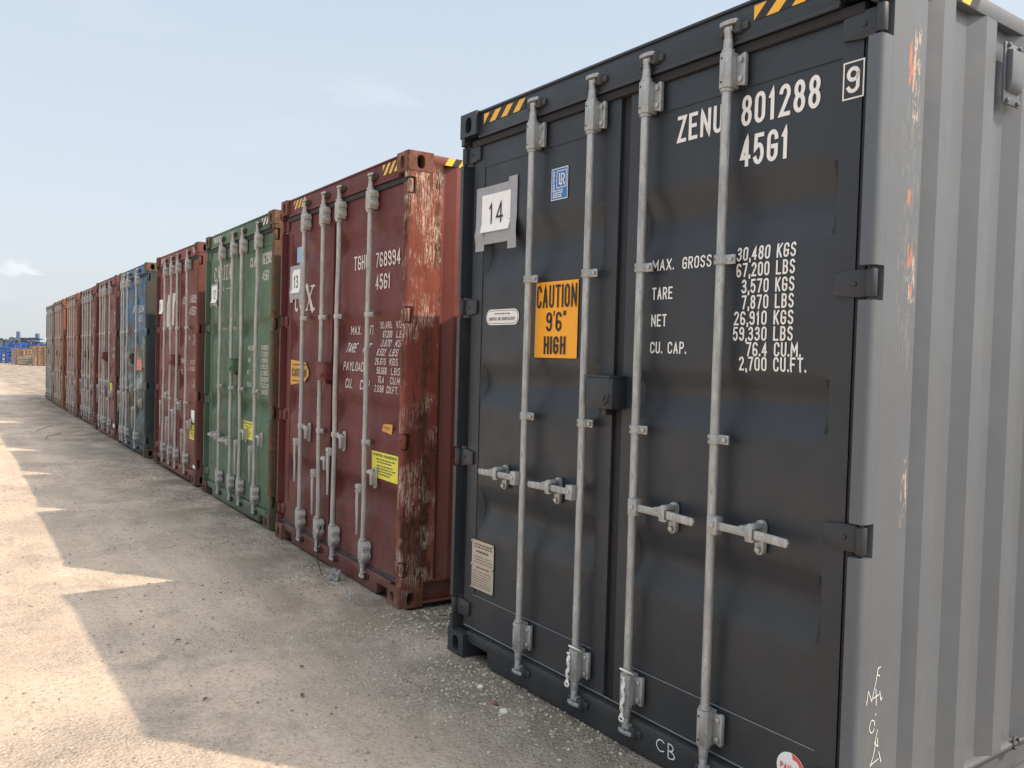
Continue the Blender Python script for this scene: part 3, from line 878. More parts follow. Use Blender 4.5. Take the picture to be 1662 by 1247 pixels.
def notice(i, x0, x1, z0, z1, title=True):
    def b(mb, yf):
        y = lambda a, c: min(yf(a, c), Y_DOOR+.01)-.002
        rect(mb, x0, x1, z0, z1, y, 0, .001)
        w, h = x1-x0, z1-z0
        if title: text(mb, 'ATTENTION MANAGEMENT!', x0+w*.05, x1-w*.05, z1-h*.17, z1-h*.07, lambda a, c: y(a, c)-.001, t=.004, mi=1)
        for q, (a, c) in enumerate(((.12, .88), (.2, .75), (.15, .8), (.1, .9), (.2, .78), (.25, .7))):
            z = z1-h*(.30+.105*q+(.03 if q > 1 else 0)); blank_lines(mb, x0+w*a, x0+w*c, [z], y, 1, h*.045, .003, q)
    return on_door(i, 'yellow_notice', (M['yellow'], M['print']), b)

def caution(mb, yf):
    y = lambda a, c: Y_DOOR-.004
    rect(mb, .668, .985, 1.611, 1.968, y, 0, .001)
    text(mb, 'CAUTION', .678, .978, 1.845, 1.952, lambda a, c: y(a, c)-.0015, t=.012, mi=1)
    text(mb, '9', .755, .80, 1.735, 1.825, lambda a, c: y(a, c)-.0015, t=.013, mi=1); text(mb, "'", .805, .825, 1.74, 1.83, lambda a, c: y(a, c)-.0015, t=.008, mi=1)
    text(mb, '6', .828, .872, 1.735, 1.825, lambda a, c: y(a, c)-.0015, t=.013, mi=1); text(mb, '"', .878, .908, 1.74, 1.83, lambda a, c: y(a, c)-.0015, t=.008, mi=1)
    text(mb, 'HIGH', .742, .905, 1.628, 1.712, lambda a, c: y(a, c)-.0015, t=.014, mi=1)
def lr_label(mb, yf):
    y = lambda a, c: Y_DOOR-.003; y2 = lambda a, c: y(a, c)-.0015
    rect(mb, .762, .884, 2.346, 2.493, y, 1, .0005); rect(mb, .766, .880, 2.350, 2.489, y, 0, .001)
    stroke(mb, [(.803, 2.401), (.872, 2.401), (.872, 2.478), (.803, 2.478), (.803, 2.401)], .0035, True, lambda a, b: (a, y2(a, b), b), 1)
    stroke(mb, [(.822, 2.465), (.822, 2.418), (.842, 2.418)], .006, False, lambda a, b: (a, y2(a, b)-.0002, b), 1)
    stroke(mb, [(.836, 2.411), (.836, 2.462)]+arc(.845, 2.449, .014, .0135, 90, -90)+[(.838, 2.4355)], .006, False, lambda a, b: (a, y2(a, b)-.0004, b), 1)
    stroke(mb, [(.848, 2.434), (.862, 2.411)], .006, False, lambda a, b: (a, y2(a, b)-.0006, b), 1)
    # the word set on its side up the left edge
    tb = MB(); text(tb, 'CERTIFIED', 0, .095, 0, .014, lambda a, b: 0, t=.003, eps=0)
    mb.add([(.788-q[2], y2(0, 0)+q[1], 2.386+q[0]) for q in tb.v], tb.f, 1)
    blank_lines(mb, .772, .850, [2.386, 2.376, 2.366, 2.357], y, 1, .005, .0018, 4)
def corten(mb, yf):
    y = lambda a, c: Y_DOOR-.003
    def pill(x0, x1, z0, z1, mi, e):
        r = (z1-z0)/2; pts = arc(x1-r, z0+r, r, r, -90, 90, 10)+arc(x0+r, z0+r, r, r, 90, 270, 10); poly(mb, pts, y, mi, e)
    pill(.24, .53, 1.772, 1.852, 0, .0005); pill(.246, .524, 1.778, 1.846, 1, .0009); pill(.249, .521, 1.781, 1.843, 0, .0013)
    text(mb, 'CORTEN OR EQUIVALENT', .268, .50, 1.795, 1.811, lambda a, c: y(a, c)-.0016, t=.003, mi=1)
    blank_lines(mb, .315, .455, [1.826], y, 1, .006, .002, 3)
def csc(mb, yf):
    y = lambda a, c: Y_DOOR-.005
    rect(mb, .165, .370, .376, .636, y, 0, .001)
    for x in (.172, .362):
        for z in (.383, .506, .629): mb.cyl((x, .036, z), (x, .046, z), .006, 8, mi=0)
    blank_lines(mb, .185, .352, [.612, .598], y, 1, .007, .002, 5)
    blank_lines(mb, .20, .33, [.573], y, 1, .010, .002, 9)
    blank_lines(mb, .178, .360, [.548, .533, .518], y, 1, .004, .002, 6)
    blank_lines(mb, .205, .340, [.490], y, 1, .007, .002, 7)
    blank_lines(mb, .178, .358, [.470, .456, .443, .430, .417, .404, .392], y, 1, .0035, .002, 8)
    for x in (.178, .30): rect(mb, x, x+.001, .39, .48, y, 1, .002)
def pan_label(mb, yf):
    y = lambda a, c: Y_DOOR-.006; cx, cz, r = 2.182, .238, .056
    poly(mb, arc(cx, cz, r, r, 0, 345, 23), y, 0, .0005)
    poly(mb, arc(cx, cz, r*.97, r*.97, 88, 0, 9)+arc(cx+.012, cz+.012, r*.42, r*.42, -10, 100, 7), y, 1, .0009)
    poly(mb, arc(cx, cz, r*.97, r*.97, 345, 215, 10)+arc(cx, cz+.012, r*.80, r*.80, 225, 330, 8), y, 2, .0013)
    text(mb, 'PAN-O', cx-.040, cx+.030, cz-.008, cz+.014, lambda a, c: y(a, c)-.001, t=.0035, mi=1)
def rects(i, name, mats, rs, label=None):
    def b(mb, yf):
        for (x0, x1, z0, z1, mi) in rs: rect(mb, x0, x1, z0, z1, lambda a, c: min(yf(a, c), Y_DOOR+.012), mi, .003+.001*mi)
    return on_door(i, name, mats, b, label)

# ------------------------------------------------------------------ paints
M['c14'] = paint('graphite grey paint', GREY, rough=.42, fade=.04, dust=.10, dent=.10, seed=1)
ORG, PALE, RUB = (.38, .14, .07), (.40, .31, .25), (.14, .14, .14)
M['c14wall'] = paint('graphite paint with sunlit tone', (0.090, 0.105, 0.122), rough=.40, fade=.05, dust=.12, dent=.16, seed=1)  # door graphite made lighter: the sunlight on this side is put into the colour
M['c14post'] = paint('graphite paint with sunlit tone, scuffed to the primer', (0.090, 0.105, 0.122), rough=.42, fade=.05, dust=.12, dent=.12, seed=1,  # same lightened graphite, sunlight in the base colour under real scuffs
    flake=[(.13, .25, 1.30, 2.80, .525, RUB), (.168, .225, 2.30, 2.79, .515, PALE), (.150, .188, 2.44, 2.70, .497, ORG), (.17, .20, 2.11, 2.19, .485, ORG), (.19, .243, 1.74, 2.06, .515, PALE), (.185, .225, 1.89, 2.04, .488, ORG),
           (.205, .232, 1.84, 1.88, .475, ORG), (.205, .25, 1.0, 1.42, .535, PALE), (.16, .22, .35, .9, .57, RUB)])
RED = (0.125, 0.029, 0.029)
M['c13'] = paint('oxblood paint', RED, rust=.14, rough=.52, fade=.15, dust=.30, dent=.5, seed=2, spec=.3)
M['c13post'] = paint('scraped oxide red paint', (0.20, 0.050, 0.033), rust=.66, scratch=.70, rough=.6, fade=.25, dust=.2, dent=.6, seed=3, rustcol=(0.05, 0.02, 0.012), spec=.3, rstretch=.35)
M['c13cast'] = paint('rusted casting', (0.14, 0.045, 0.032), rust=.75, scratch=.3, rough=.75, dent=.5, seed=4)
M['c13wall'] = paint('oxide red wall', (0.155, 0.038, 0.028), rust=.05, rough=.5, fade=.15, dent=.4, seed=5)
M['c12'] = paint('faded green paint', (0.075, 0.135, 0.082), rust=.10, rough=.55, spec=.3, fade=.22, dust=.4, dent=.7, seed=6)
M['c12post'] = paint('rusted green post', (0.07, 0.06, 0.035), rust=.75, rough=.75, dent=.6, seed=7, rustcol=(.07, .035, .018))
M['c11'] = paint('brick red paint', (0.19, 0.052, 0.040), rust=.16, rough=.55, spec=.3, fade=.22, dust=.45, dent=.8, seed=8)
M['c11post'] = paint('rusted brick red post', (0.11, 0.035, 0.025), rust=.55, rough=.7, dent=.6, seed=9)
M['c10'] = paint('sky blue paint', (0.045, 0.125, 0.23), rust=.18, rough=.5, spec=.3, fade=.25, dust=.5, dent=.9, seed=10,
                 patch=[((0.055, 0.085, 0.085), 2.2, .36, .44, -.2, 1.78), ((0.25, 0.30, 0.28), 4.0, .50, .58, .9, 1.85), ((0.10, 0.055, 0.025), 5.5, .50, .58, .3, 2.05)])
M['c10post'] = paint('dark green post', (0.022, 0.036, 0.034), rust=.25, rough=.6, dent=.5, seed=11, patch=[((0.040, 0.042, 0.032), 3, .36, .50, 2.1, 3.2)])
M['c9'] = paint('dull red paint', (0.16, 0.047, 0.042), rust=.15, rough=.5, spec=.3, fade=.2, dust=.5, dent=.8, seed=12)
M['c9post'] = paint('dull red post', (0.10, 0.030, 0.026), rust=.4, rough=.7, dent=.5, seed=13)
M['c8'] = paint('brown red paint', (0.175, 0.064, 0.056), rust=.22, rough=.55, fade=.2, dust=.5, dent=.8, seed=14)
M['c7'] = paint('faded salmon paint', (0.22, 0.105, 0.088), rust=.30, rough=.6, fade=.25, dust=.5, dent=.8, seed=15)
M['c7post'] = paint('orange rust post', (0.17, 0.058, 0.03), rust=.5, rough=.8, dent=.6, seed=16, rustcol=(.09, .03, .012))
M['c6'] = paint('faded orange paint', (0.21, 0.095, 0.068), rust=.25, rough=.6, fade=.25, dust=.5, dent=.7, seed=17)
M['c6post'] = paint('bright orange rust post', (0.22, 0.075, 0.028), rust=.45, rough=.8, dent=.5, seed=18, rustcol=(.10, .035, .012))
M['c5'] = paint('olive grey paint', (0.125, 0.12, 0.09), rust=.25, rough=.6, fade=.2, dust=.5, dent=.6, seed=19)
M['c5post'] = paint('brown rust post', (0.16, 0.07, 0.045), rust=.5, rough=.8, dent=.5, seed=20)

REC14 = [(2.30, 2.185, 2.135, 2.015), (1.585, 1.50, 1.455, 1.36), (.935, .835, .79, .67)]
REC4 = [(2.525, 2.425, 2.345, 2.245), (1.90, 1.80, 1.72, 1.62), (1.335, 1.24, 1.17, 1.075), (.75, .665, .60, .50)]
REC13 = [(2.53, 2.43, 2.39, 2.315)] + REC4[1:]
REC2 = [(1.95, 1.875, 1.80, 1.72), (1.165, 1.09, 1.01, .93)]
HANG = [(0, .88), (0, .68), (0, .88), (0, .69)]

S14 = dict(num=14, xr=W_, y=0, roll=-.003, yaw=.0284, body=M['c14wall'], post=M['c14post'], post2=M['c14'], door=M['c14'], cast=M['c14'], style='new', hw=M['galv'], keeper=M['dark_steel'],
    recess=REC14, dent=.0012, gasket=M['rubber'], textmat=M['white'],
    label='dark graphite grey container with galvanised bars and paper number 14, nearest',
    bars=dict(x=(.665, 1.092, 1.424, 1.838), clamp=(1.983, 1.330), handle=((-1, 1.028), (-1, 1.022), (1, 1.022), (1, 1.024))),
    text=[('ZENU', 1.556, 1.785, 2.464, 2.567, dict(t=.0145)), ('801288', 1.869, 2.194, 2.462, 2.572, dict(t=.0150)), ('45G1', 1.870, 2.078, 2.316, 2.426, dict(t=.0150)),
          ('9', 2.291, 2.337, 2.478, 2.562, dict(t=.0125)), ('#box', 2.280, 2.350, 2.462, 2.577),
          ('MAX.', 1.443, 1.562, 1.971, 2.016), ('GROSS', 1.606, 1.752, 1.969, 2.016), ('TARE', 1.447, 1.560, 1.856, 1.905), ('NET', 1.446, 1.531, 1.748, 1.797), ('CU. CAP.', 1.445, 1.640, 1.640, 1.687)] +
         [(a, x0, x1, z-.050, z) for a, x0, x1, z in (('30,480 KGS', 1.871, 2.122, 2.028), ('67,200 LBS', 1.872, 2.121, 1.970), ('3,570 KGS', 1.898, 2.121, 1.911), ('7,870 LBS', 1.900, 2.121, 1.854),
          ('26,910 KGS', 1.867, 2.122, 1.797), ('59,330 LBS', 1.865, 2.122, 1.741), ('76.4 CU.M.', 1.927, 2.156, 1.686), ('2,700 CU.FT.', 1.897, 2.178, 1.634))],
    stickers=[number_paper(14, .182, .436, 2.255, 2.450, .055), on_door(0, 'caution_sign', (M['orange'], M['black']), caution),
              on_door(0, 'certified_label', (M['blue_label'], M['white']), lr_label), on_door(0, 'steel_label', (M['white'], M['print']), corten),
              on_door(0, 'data_plate', (M['plate'], M['print']), csc), on_door(1, 'round_label', (M['paper'], M['red_label'], M['blue_label']), pan_label),
              on_header('hazard_tape', (M['hazard_yellow'], M['black']), ((.209, .572), (1.933, 2.265)), 2.816, 2.868, .052)])

S13 = dict(num=13, xr=-.78, y=.05, roll=-.005, body=M['c13wall'], post=M['c13post'], post2=M['c13'], door=M['c13'], cast=M['c13cast'], sill=M['c13'], style='old', hw=M['bar_grey'], keeper=M['cast_dark'],
    recess=REC13, dent=.010, gasket=M['rubber_grey'], textmat=M['white_worn'], xm=1.15, postlabel='scraped rusty red corner post with pale scratches',
    label='oxblood red container with scraped rusty post, paper number 13 and yellow notice',
    bars=dict(x=(.60, 1.01, 1.322, 1.875), clamp=(1.883, 1.012), handle=HANG, bend=.012),
    text=[('TGHU', 1.52, 1.775, 2.206, 2.308), ('768994', 1.881, 2.262, 2.204, 2.304), ('45G1', 1.884, 2.114, 2.054, 2.158), ('#box', 2.300, 2.345, 2.195, 2.31), ('#tex', .232, .708, 1.952, 2.152)] +
         [(a, x0, x1, z0, z1, dict(shear=sh)) for a, x0, x1, z0, z1, sh in (('MAX.', 1.395, 1.58, 1.75, 1.815, .2), ('WT', 1.69, 1.79, 1.75, 1.815, .2), ('TARE', 1.375, 1.555, 1.622, 1.69, .2), ('WT', 1.68, 1.79, 1.622, 1.69, .2),
          ('PAYLOAD', 1.355, 1.72, 1.490, 1.555, .2), ('CU.', 1.40, 1.52, 1.362, 1.432, .2), ('CAP', 1.66, 1.82, 1.362, 1.432, .2))] +
         [(a, x0, x1, 1.790-.0616*i, 1.838-.0616*i, dict(shear=.15)) for i, (a, x0, x1) in enumerate((('30.480', 1.905, 2.09), ('67.200', 1.945, 2.09), ('3.870', 1.95, 2.10), ('8.532', 1.925, 2.06), ('26.610', 1.905, 2.075), ('58.668', 1.935, 2.09), ('76.4', 1.955, 2.05), ('2.698', 1.905, 2.05)))] +
         [(a, x0, x1, 1.790-.0616*i, 1.838-.0616*i, dict(shear=.15)) for i, (a, x0, x1) in enumerate((('KGS', 2.165, 2.29), ('LBS', 2.155, 2.29), ('KGS', 2.17, 2.30), ('LBS', 2.13, 2.25), ('KGS', 2.14, 2.26), ('LBS', 2.16, 2.29), ('CU.M', 2.15, 2.29), ('CU.FT.', 2.10, 2.27)))],
    stickers=[number_paper(13, .205, .395, 2.105, 2.30, .045),
              on_door(0, 'amber_label', (M['amber'], M['print']), lambda mb, yf: (poly(mb, [(.21, 1.33), (.56, 1.37), (.64, 1.42), (.645, 1.46), (.57, 1.53), (.21, 1.545)], lambda a, c: Y_DOOR-.006, 0, .001),
                      blank_lines(mb, .24, .58, [1.365, 1.50], lambda a, c: Y_DOOR-.006, 1, .012, .003), text(mb, 'CAUTION', .25, .58, 1.405, 1.475, lambda a, c: Y_DOOR-.008, t=.013, mi=1))),
              rects(0, 'pale_blue_label', (M['pale_blue'],), [(.27, .385, 2.36, 2.49, 0)]),
              on_door(1, 'amber_tag', (M['amber'], M['print']), lambda mb, yf: (poly(mb, [(2.01, 1.07), (2.165, 1.072), (2.185, 1.11), (2.185, 1.155), (2.05, 1.15)], lambda a, c: yf(2.1, 1.11)-.004, 0, .001), blank_lines(mb, 2.06, 2.16, [1.12, 1.13], lambda a, c: yf(2.1, 1.11)-.004, 1, .004, .003))),
              notice(1, 1.893, 2.303, .778, .957), on_header('hazard_tape', (M['hazard_yellow'], M['black']), ((.28, .56), (2.02, 2.25)), 2.80, 2.87, .04)])

S12 = dict(num=12, xr=-3.50, y=.084, z=-.006, body=M['c12'], post=M['c12post'], post2=M['c12'], door=M['c12'], cast=M['c12post'], style='old', hw=M['bar_grey'], keeper=M['cast_dark'],
    recess=REC2, dent=.011, gasket=M['rubber_grey'], textmat=M['white_worn'], xm=1.27,
    label='faded green container with paper number 12 between two red ones',
    bars=dict(x=(.685, 1.135, 1.47, 1.965), clamp=(1.24,), handle=((-1, .70), (-1, .68), (0, .70), (0, .69)), bend=.019),
    text=[('#capital', .207, 1.062, 2.385, 2.54), ('CLHU', 1.595, 1.80, 2.44, 2.535), ('862985', 1.965, 2.271, 2.436, 2.548), ('45G1', 1.99, 2.19, 2.283, 2.382),
          ('WWW.CAPITAL-LEASE.COM', .275, 1.117, 1.842, 1.870), ('MAX.GROSS', 1.557, 1.86, 1.628, 1.676), ('TARE', 1.557, 1.66, 1.51, 1.555), ('NET', 1.557, 1.64, 1.39, 1.435), ('CU.CAP.', 1.557, 1.72, 1.27, 1.315)] +
         [(a, 1.973, 2.215, 1.632-.0595*i, 1.679-.0595*i) for i, a in enumerate(('30,480KGS', '67,200LBS', '3,890KGS', '8,580LBS', '26,590KGS', '58,620LBS', '76.3CU.M', '2,694CU.FT'))],
    stickers=[number_paper(12, .152, .36, 2.152, 2.338, .03), notice(1, 1.449, 1.753, .749, .927),
              on_header('white_tape', (M['white_worn'],), ((2.03, 2.23), (.28, .58)), 2.80, 2.865, .045, (0, None))])

S11 = dict(num=11, xr=-6.37, y=.097, z=.006, roll=-.006, body=M['c11'], post=M['c11post'], post2=M['c9post'], door=M['c11'], cast=M['c11post'], style='old', hw=M['bar_grey'], keeper=M['cast_dark'],
    recess=REC4, dent=.013, gasket=M['rubber_grey'], textmat=M['white_worn'],
    label='brick red container with white and yellow labels beside the green one',
    bars=dict(x=(.62, 1.02, 1.39, 1.92), clamp=(1.883, .957), handle=((0, .88), (0, .68), (0, .80), (0, .60)), bend=.02),
    text=[('TCHU', 1.449, 1.70, 2.19, 2.287), ('68057', 1.914, 2.267, 2.19, 2.292), ('45G1', 1.91, 2.205, 2.036, 2.145), ('MAX.W', 1.46, 1.75, 1.74, 1.80), ('TARE', 1.44, 1.64, 1.44, 1.50), ('CU.', 1.45, 1.55, 1.30, 1.36)] +
         [(a, 1.94, 2.25, z, z+.05) for a, z in (('30,480', 1.75), ('67,200', 1.68), ('3,900', 1.44), ('8,600', 1.36), ('26,580', 1.22), ('58,600', 1.15))],
    stickers=[number_paper(11, .075, .285, 2.10, 2.30, 0.0), rects(0, 'white_label', (M['white_worn'],), [(.53, .72, 1.91, 2.35, 0), (.80, 1.0, 1.93, 2.36, 0)], 'pair of tall white labels'),
              notice(1, 1.915, 2.312, .512, .695), rects(1, 'white_tag', (M['paper'],), [(2.05, 2.235, .72, .878, 0), (2.16, 2.315, .175, .215, 0)]),
              on_header('white_tape', (M['white_worn'],), ((2.1, 2.24), (.25, .40)), 2.79, 2.86, .05, (0, None))])

S10 = dict(num=10, xr=-9.353, y=.066, body=M['c10'], post=M['c10post'], post2=M['c10post'], door=M['c10'], cast=M['c12post'], style='old', hw=M['bar_grey'], keeper=M['cast_dark'],
    recess=REC4, dent=.018, gasket=M['rubber_grey'], textmat=M['white_worn'],
    label='blue container with rusted dark lower doors and dark green post',
    bars=dict(x=(.52, .72, 1.06, 1.84), y=-.03, clamp=(1.883, .98), handle=HANG, bend=.02),
    text=[('TGHU', 1.10, 1.40, 2.19, 2.30), ('82084', 1.66, 2.10, 2.18, 2.285), ('45G1', 1.66, 2.0, 2.03, 2.135)],
    stickers=[rects(1, 'faded_label', (M['pink_label'],), [(1.42, 1.85, 1.28, 1.45, 0)], 'faded red label')])

FARBAR = dict(x=(.58, 1.02, 1.40, 1.86), clamp=(1.883, 1.0), handle=HANG, bend=.02)
S9 = dict(num=9, xr=-12.06, y=.056, body=M['c9'], post=M['c9post'], door=M['c9'], cast=M['c11post'], style='old', hw=M['bar_grey'], keeper=M['cast_dark'],
    recess=REC4, dent=.016, gasket=M['rubber_grey'], textmat=M['white_worn'], label='dull red container next left of the blue one',
    bars=dict(FARBAR, x=(.62, .98, 1.22, 1.78)), text=[('96', 1.90, 2.15, 2.20, 2.30), ('45', 1.90, 2.15, 2.05, 2.17), ('30480', 1.9, 2.25, 1.70, 1.76), ('3870', 1.9, 2.25, 1.58, 1.64), ('26610', 1.9, 2.25, 1.45, 1.51)],
    stickers=[notice(1, 1.50, 1.80, .80, .98, False), rects(1, 'yellow_tag', (M['amber'], M['paper']), [(2.15, 2.27, .82, .95, 0), (2.0, 2.2, .2, .26, 1)])])
S8 = dict(num=8, xr=-15.16, y=.118, body=M['c8'], post=M['c9post'], door=M['c8'], cast=M['c11post'], style='old', hw=M['bar_grey'], keeper=M['cast_dark'],
    recess=REC4, dent=.016, gasket=M['rubber_grey'], textmat=M['white_worn'], label='brown red container, second to the left of the blue one',
    bars=FARBAR, text=[('87', 1.95, 2.2, 2.20, 2.30), ('45', 1.95, 2.2, 2.05, 2.17), ('30480', 1.9, 2.25, 1.70, 1.76), ('3870', 1.9, 2.25, 1.58, 1.64), ('26610', 1.9, 2.25, 1.45, 1.51)],
    stickers=[rects(1, 'yellow_tag', (M['amber'],), [(2.1, 2.25, .82, .95, 0)])])
S7 = dict(num=7, xr=-17.81, y=.091, z=-.01, body=M['c7'], post=M['c7post'], door=M['c7'], cast=M['c7post'], style='old', hw=M['bar_pink'], keeper=M['cast_dark'],
    recess=REC2, dent=.014, gasket=M['rubber_grey'], textmat=M['white_worn'], label='faded salmon pink container with rust brown post, right of the orange posted one',
    bars=FARBAR, text=[], stickers=[])
S6 = dict(num=6, xr=-20.82, y=.089, z=-.01, body=M['c6'], post=M['c6post'], door=M['c6'], cast=M['c6post'], style='old', hw=M['bar_pink'], keeper=M['cast_dark'],
    recess=REC2, dent=.014, gasket=M['rubber_grey'], textmat=M['white_worn'], label='faded orange container with bright orange rusted corner post',
    bars=FARBAR, text=[], stickers=[rects(1, 'white_tag', (M['paper'],), [(2.15, 2.3, .72, .82, 0)])])
S5 = dict(num=5, xr=-23.95, y=.15, z=-.01, body=M['c5'], post=M['c5post'], post2=M['c5'], door=M['c5'], cast=M['c5post'], style='old', hw=M['bar_grey'], keeper=M['cast_dark'],
    recess=REC2, dent=.012, gasket=M['rubber_grey'], textmat=M['white_worn'], label='olive grey container with brown post at the far end of the row',
    bars=FARBAR, text=[], stickers=[])
for s in (S14, S13, S12, S11, S10, S9, S8, S7, S6, S5): container(s)

# ------------------------------------------------------------------ extras on the grey container
r14 = ROOTS[14]
def vent():
    mb = MB(); x = W_
    mb.prism([(.755, 2.560), (.875, 2.560), (.875, 2.775), (.755, 2.775)], 'x', x-.003, x+.006)
    mb.prism([(x+.006, 2.600), (x+.020, 2.612), (x+.027, 2.640), (x+.027, 2.745), (x+.006, 2.750)], 'y', .768, .862)
    for y in (.776, .855):
        for z in (2.570, 2.765): mb.cyl((x+.004, y, z), (x+.016, y, z), .009, 8)
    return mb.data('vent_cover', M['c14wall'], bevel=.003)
link('vent_cover', vent(), r14)
def side_marks():
    """chalk scrawl near the foot of the right corner post"""
    mb = MB(); x = W_-.003+.0014
    P = lambda a, b: (x, a, b)
    for path in ([(.055, .555), (.064, .60), (.088, .56), (.112, .625)], [(.112, .625), (.122, .668), (.138, .672)], [(.118, .648), (.135, .640)], [(.098, .568), (.135, .575)], [(.113, .598), (.120, .540)], [(.140, .585), (.150, .552), (.158, .560)],
                 arc(.098, .470, .017, .022, 0, 330), [(.117, .505), (.120, .511)], [(.135, .45), (.120, .405), (.142, .39), (.138, .42)], [(.095, .33), (.115, .365), (.128, .41)], [(.100, .335), (.150, .345)], [(.150, .37), (.168, .33)], [(.125, .30), (.165, .295)], [(.085, .29), (.10, .26), (.14, .25)]):
        stroke(mb, [(.10+(a-.10)*.85, .45+(b-.45)*.92) for a, b in path], .0026, False, P, 0)
    return mb.data('chalk_scrawl', M['chalk'], smooth=False, fixn=False)
link('chalk_scrawl', side_marks(), r14)
def sill_chalk():
    mb = MB(); y = lambda a, b: .0195
    for path in (arc(1.605, .094, .024, .022, 50, 310), [(1.645, .062), (1.643, .118)], [(1.645, .118)]+arc(1.652, .105, .018, .013, 90, -90)+[(1.645, .091)], [(1.645, .090)]+arc(1.654, .076, .024, .014, 90, -90)+[(1.645, .062)]):
        stroke(mb, path, .0045, False, lambda a, b: (a, y(a, b), b))
    return mb.data('chalk_letters', M['chalk'], smooth=False, fixn=False)
link('chalk_letters', sill_chalk(), [c for c in r14.children if c.name.startswith('door_sill')][0])
def weld_lines():
    """thin weld seams low on the doors, their highlight painted as a pale colour"""
    mb = MB()
    mb.cyl((.10, .0455, .156), (W_-.10, .0455, .156), .0024, 6)
    mb.cyl((.18, .0467, .336), (1.14, .0467, .336), .0018, 6); mb.cyl((1.37, .0467, .336), (2.27, .0467, .336), .0018, 6)
    return mb.data('weld_seam', plain('pale weld highlight', (.20, .21, .22), .5))
link('weld_seam', weld_lines(), r14)
def rail_tape(y0, y1, x, mi):
    mb = MB(); pts = []
    y = y0
    while y < y1:
        mb.add([(x+.0015, y, 2.836), (x+.0015, y+.05, 2.836), (x+.0015, y+.08, 2.886), (x+.0015, y+.03, 2.886)], [(0, 1, 2, 3)], 0)
        mb.add([(x+.0015, y+.05, 2.836), (x+.0015, y+.10, 2.836), (x+.0015, y+.13, 2.886), (x+.0015, y+.08, 2.886)], [(0, 1, 2, 3)], 1)
        y += .10
    return mb.data('hazard_tape', (M['hazard_yellow'], M['black']), smooth=False, fixn=False)
for k in (14, 13): link('hazard_tape', rail_tape(.26, .52, W_-.004, 0), [c for c in ROOTS[k].children if c.name.startswith('top_rail')][1])
def lash_ring(y):
    mb = MB()
    mb.tube([(W_-.008, y+.022*math.cos(a*math.pi/8), .160+.022*math.sin(a*math.pi/8)) for a in range(-3, 14)], .006, 8)
    return mb.data('lashing_ring', M['dark_steel'])
link('lashing_ring', lash_ring(1.12), r14)

# everything lying in 14's own frame is put there through its matrix
bpy.context.view_layer.update()
M14 = r14.matrix_world.copy()
def w14(x, y, z): return M14 @ Vector((x-W_/2, y, z))

def cord(bx, zt, zl, label, side):
    mb = MB()
    c = Vector((bx, 0, 0))
    loop = [w14(bx+.027*math.cos(t), -.004+.027*math.sin(t), zt-.030*(.5-.5*math.cos(t+1.57))) for t in [i*math.pi/9 for i in range(19)]]
    mb.tube(loop, .0042, 7)
    base = loop[13]
    for off in (-.006, .006):
        pts = []
        for i in range(16):
            u = i/15; pts.append(w14(bx+side*.010+off*math.cos(u*16)+.004*math.sin(u*5), -.034+.004*math.sin(u*16), zt-.03-(zl)*u))
        mb.tube(pts, .0042, 7)
    mb.tube([w14(bx+side*.010+.012*math.cos(t), -.036, zt-.035-zl+.010*math.sin(t)) for t in [i*math.pi/6 for i in range(13)]], .0042, 7)
    o = link('cord', mb.data('cord', M['rope'], dx=0)); tag(o, label, 'cord', None)
cord(1.092, .345, .135, 'white twisted cord tied round the bar left of the door seam of the grey container', -1)
cord(1.424, .350, .165, 'white twisted cord tied round the bar right of the door seam of the grey container', 1)

# ------------------------------------------------------------------ ground
def ground_z(x, y):
    a = noise.noise(Vector((x*.35, y*.35, 3)))*.018 + noise.noise(Vector((x*1.3, y*1.3, 7)))*.008 + noise.noise(Vector((x*4.5, y*4.5, 1)))*.0035
    fade = max(0, 1-abs(x+5)/40)*max(0, 1-abs(y)/25)
    near = (.012+.022*max(0, noise.noise(Vector((x*.9, 2, 4)))))*math.exp(-((y+.05)/.32)**2)                       # gravel heaped against the boxes
    bank = .075*min(1, max(0, (x-2.44)/.25))*min(1, max(0, (y-.35)/.5)) if x > 2.44 else 0
    under = -.02 if y > .1 and x < 2.42 else 0
    return (a+near*fade)*fade + bank + under - .010
def axis(lo, hi, step, far):
    v = list(np.arange(lo, hi+1e-6, step)); s = step
    while v[-1] < far: s *= 1.35; v.append(v[-1]+s)
    s = step
    while v[0] > -far: s *= 1.35; v.insert(0, v[0]-s)
    return v
gx = axis(-9, 4.0, .075, 2500); gy = axis(-3.4, .5, .06, 2500)
nx = len(gx)
gv = [(x, y, ground_z(x, y)) for y in gy for x in gx]
gf = [(j*nx+i, j*nx+i+1, (j+1)*nx+i+1, (j+1)*nx+i) for j in range(len(gy)-1) for i in range(nx-1)]
gme = bpy.data.meshes.new('ground'); gme.from_pydata(gv, [], gf); gme.shade_smooth()
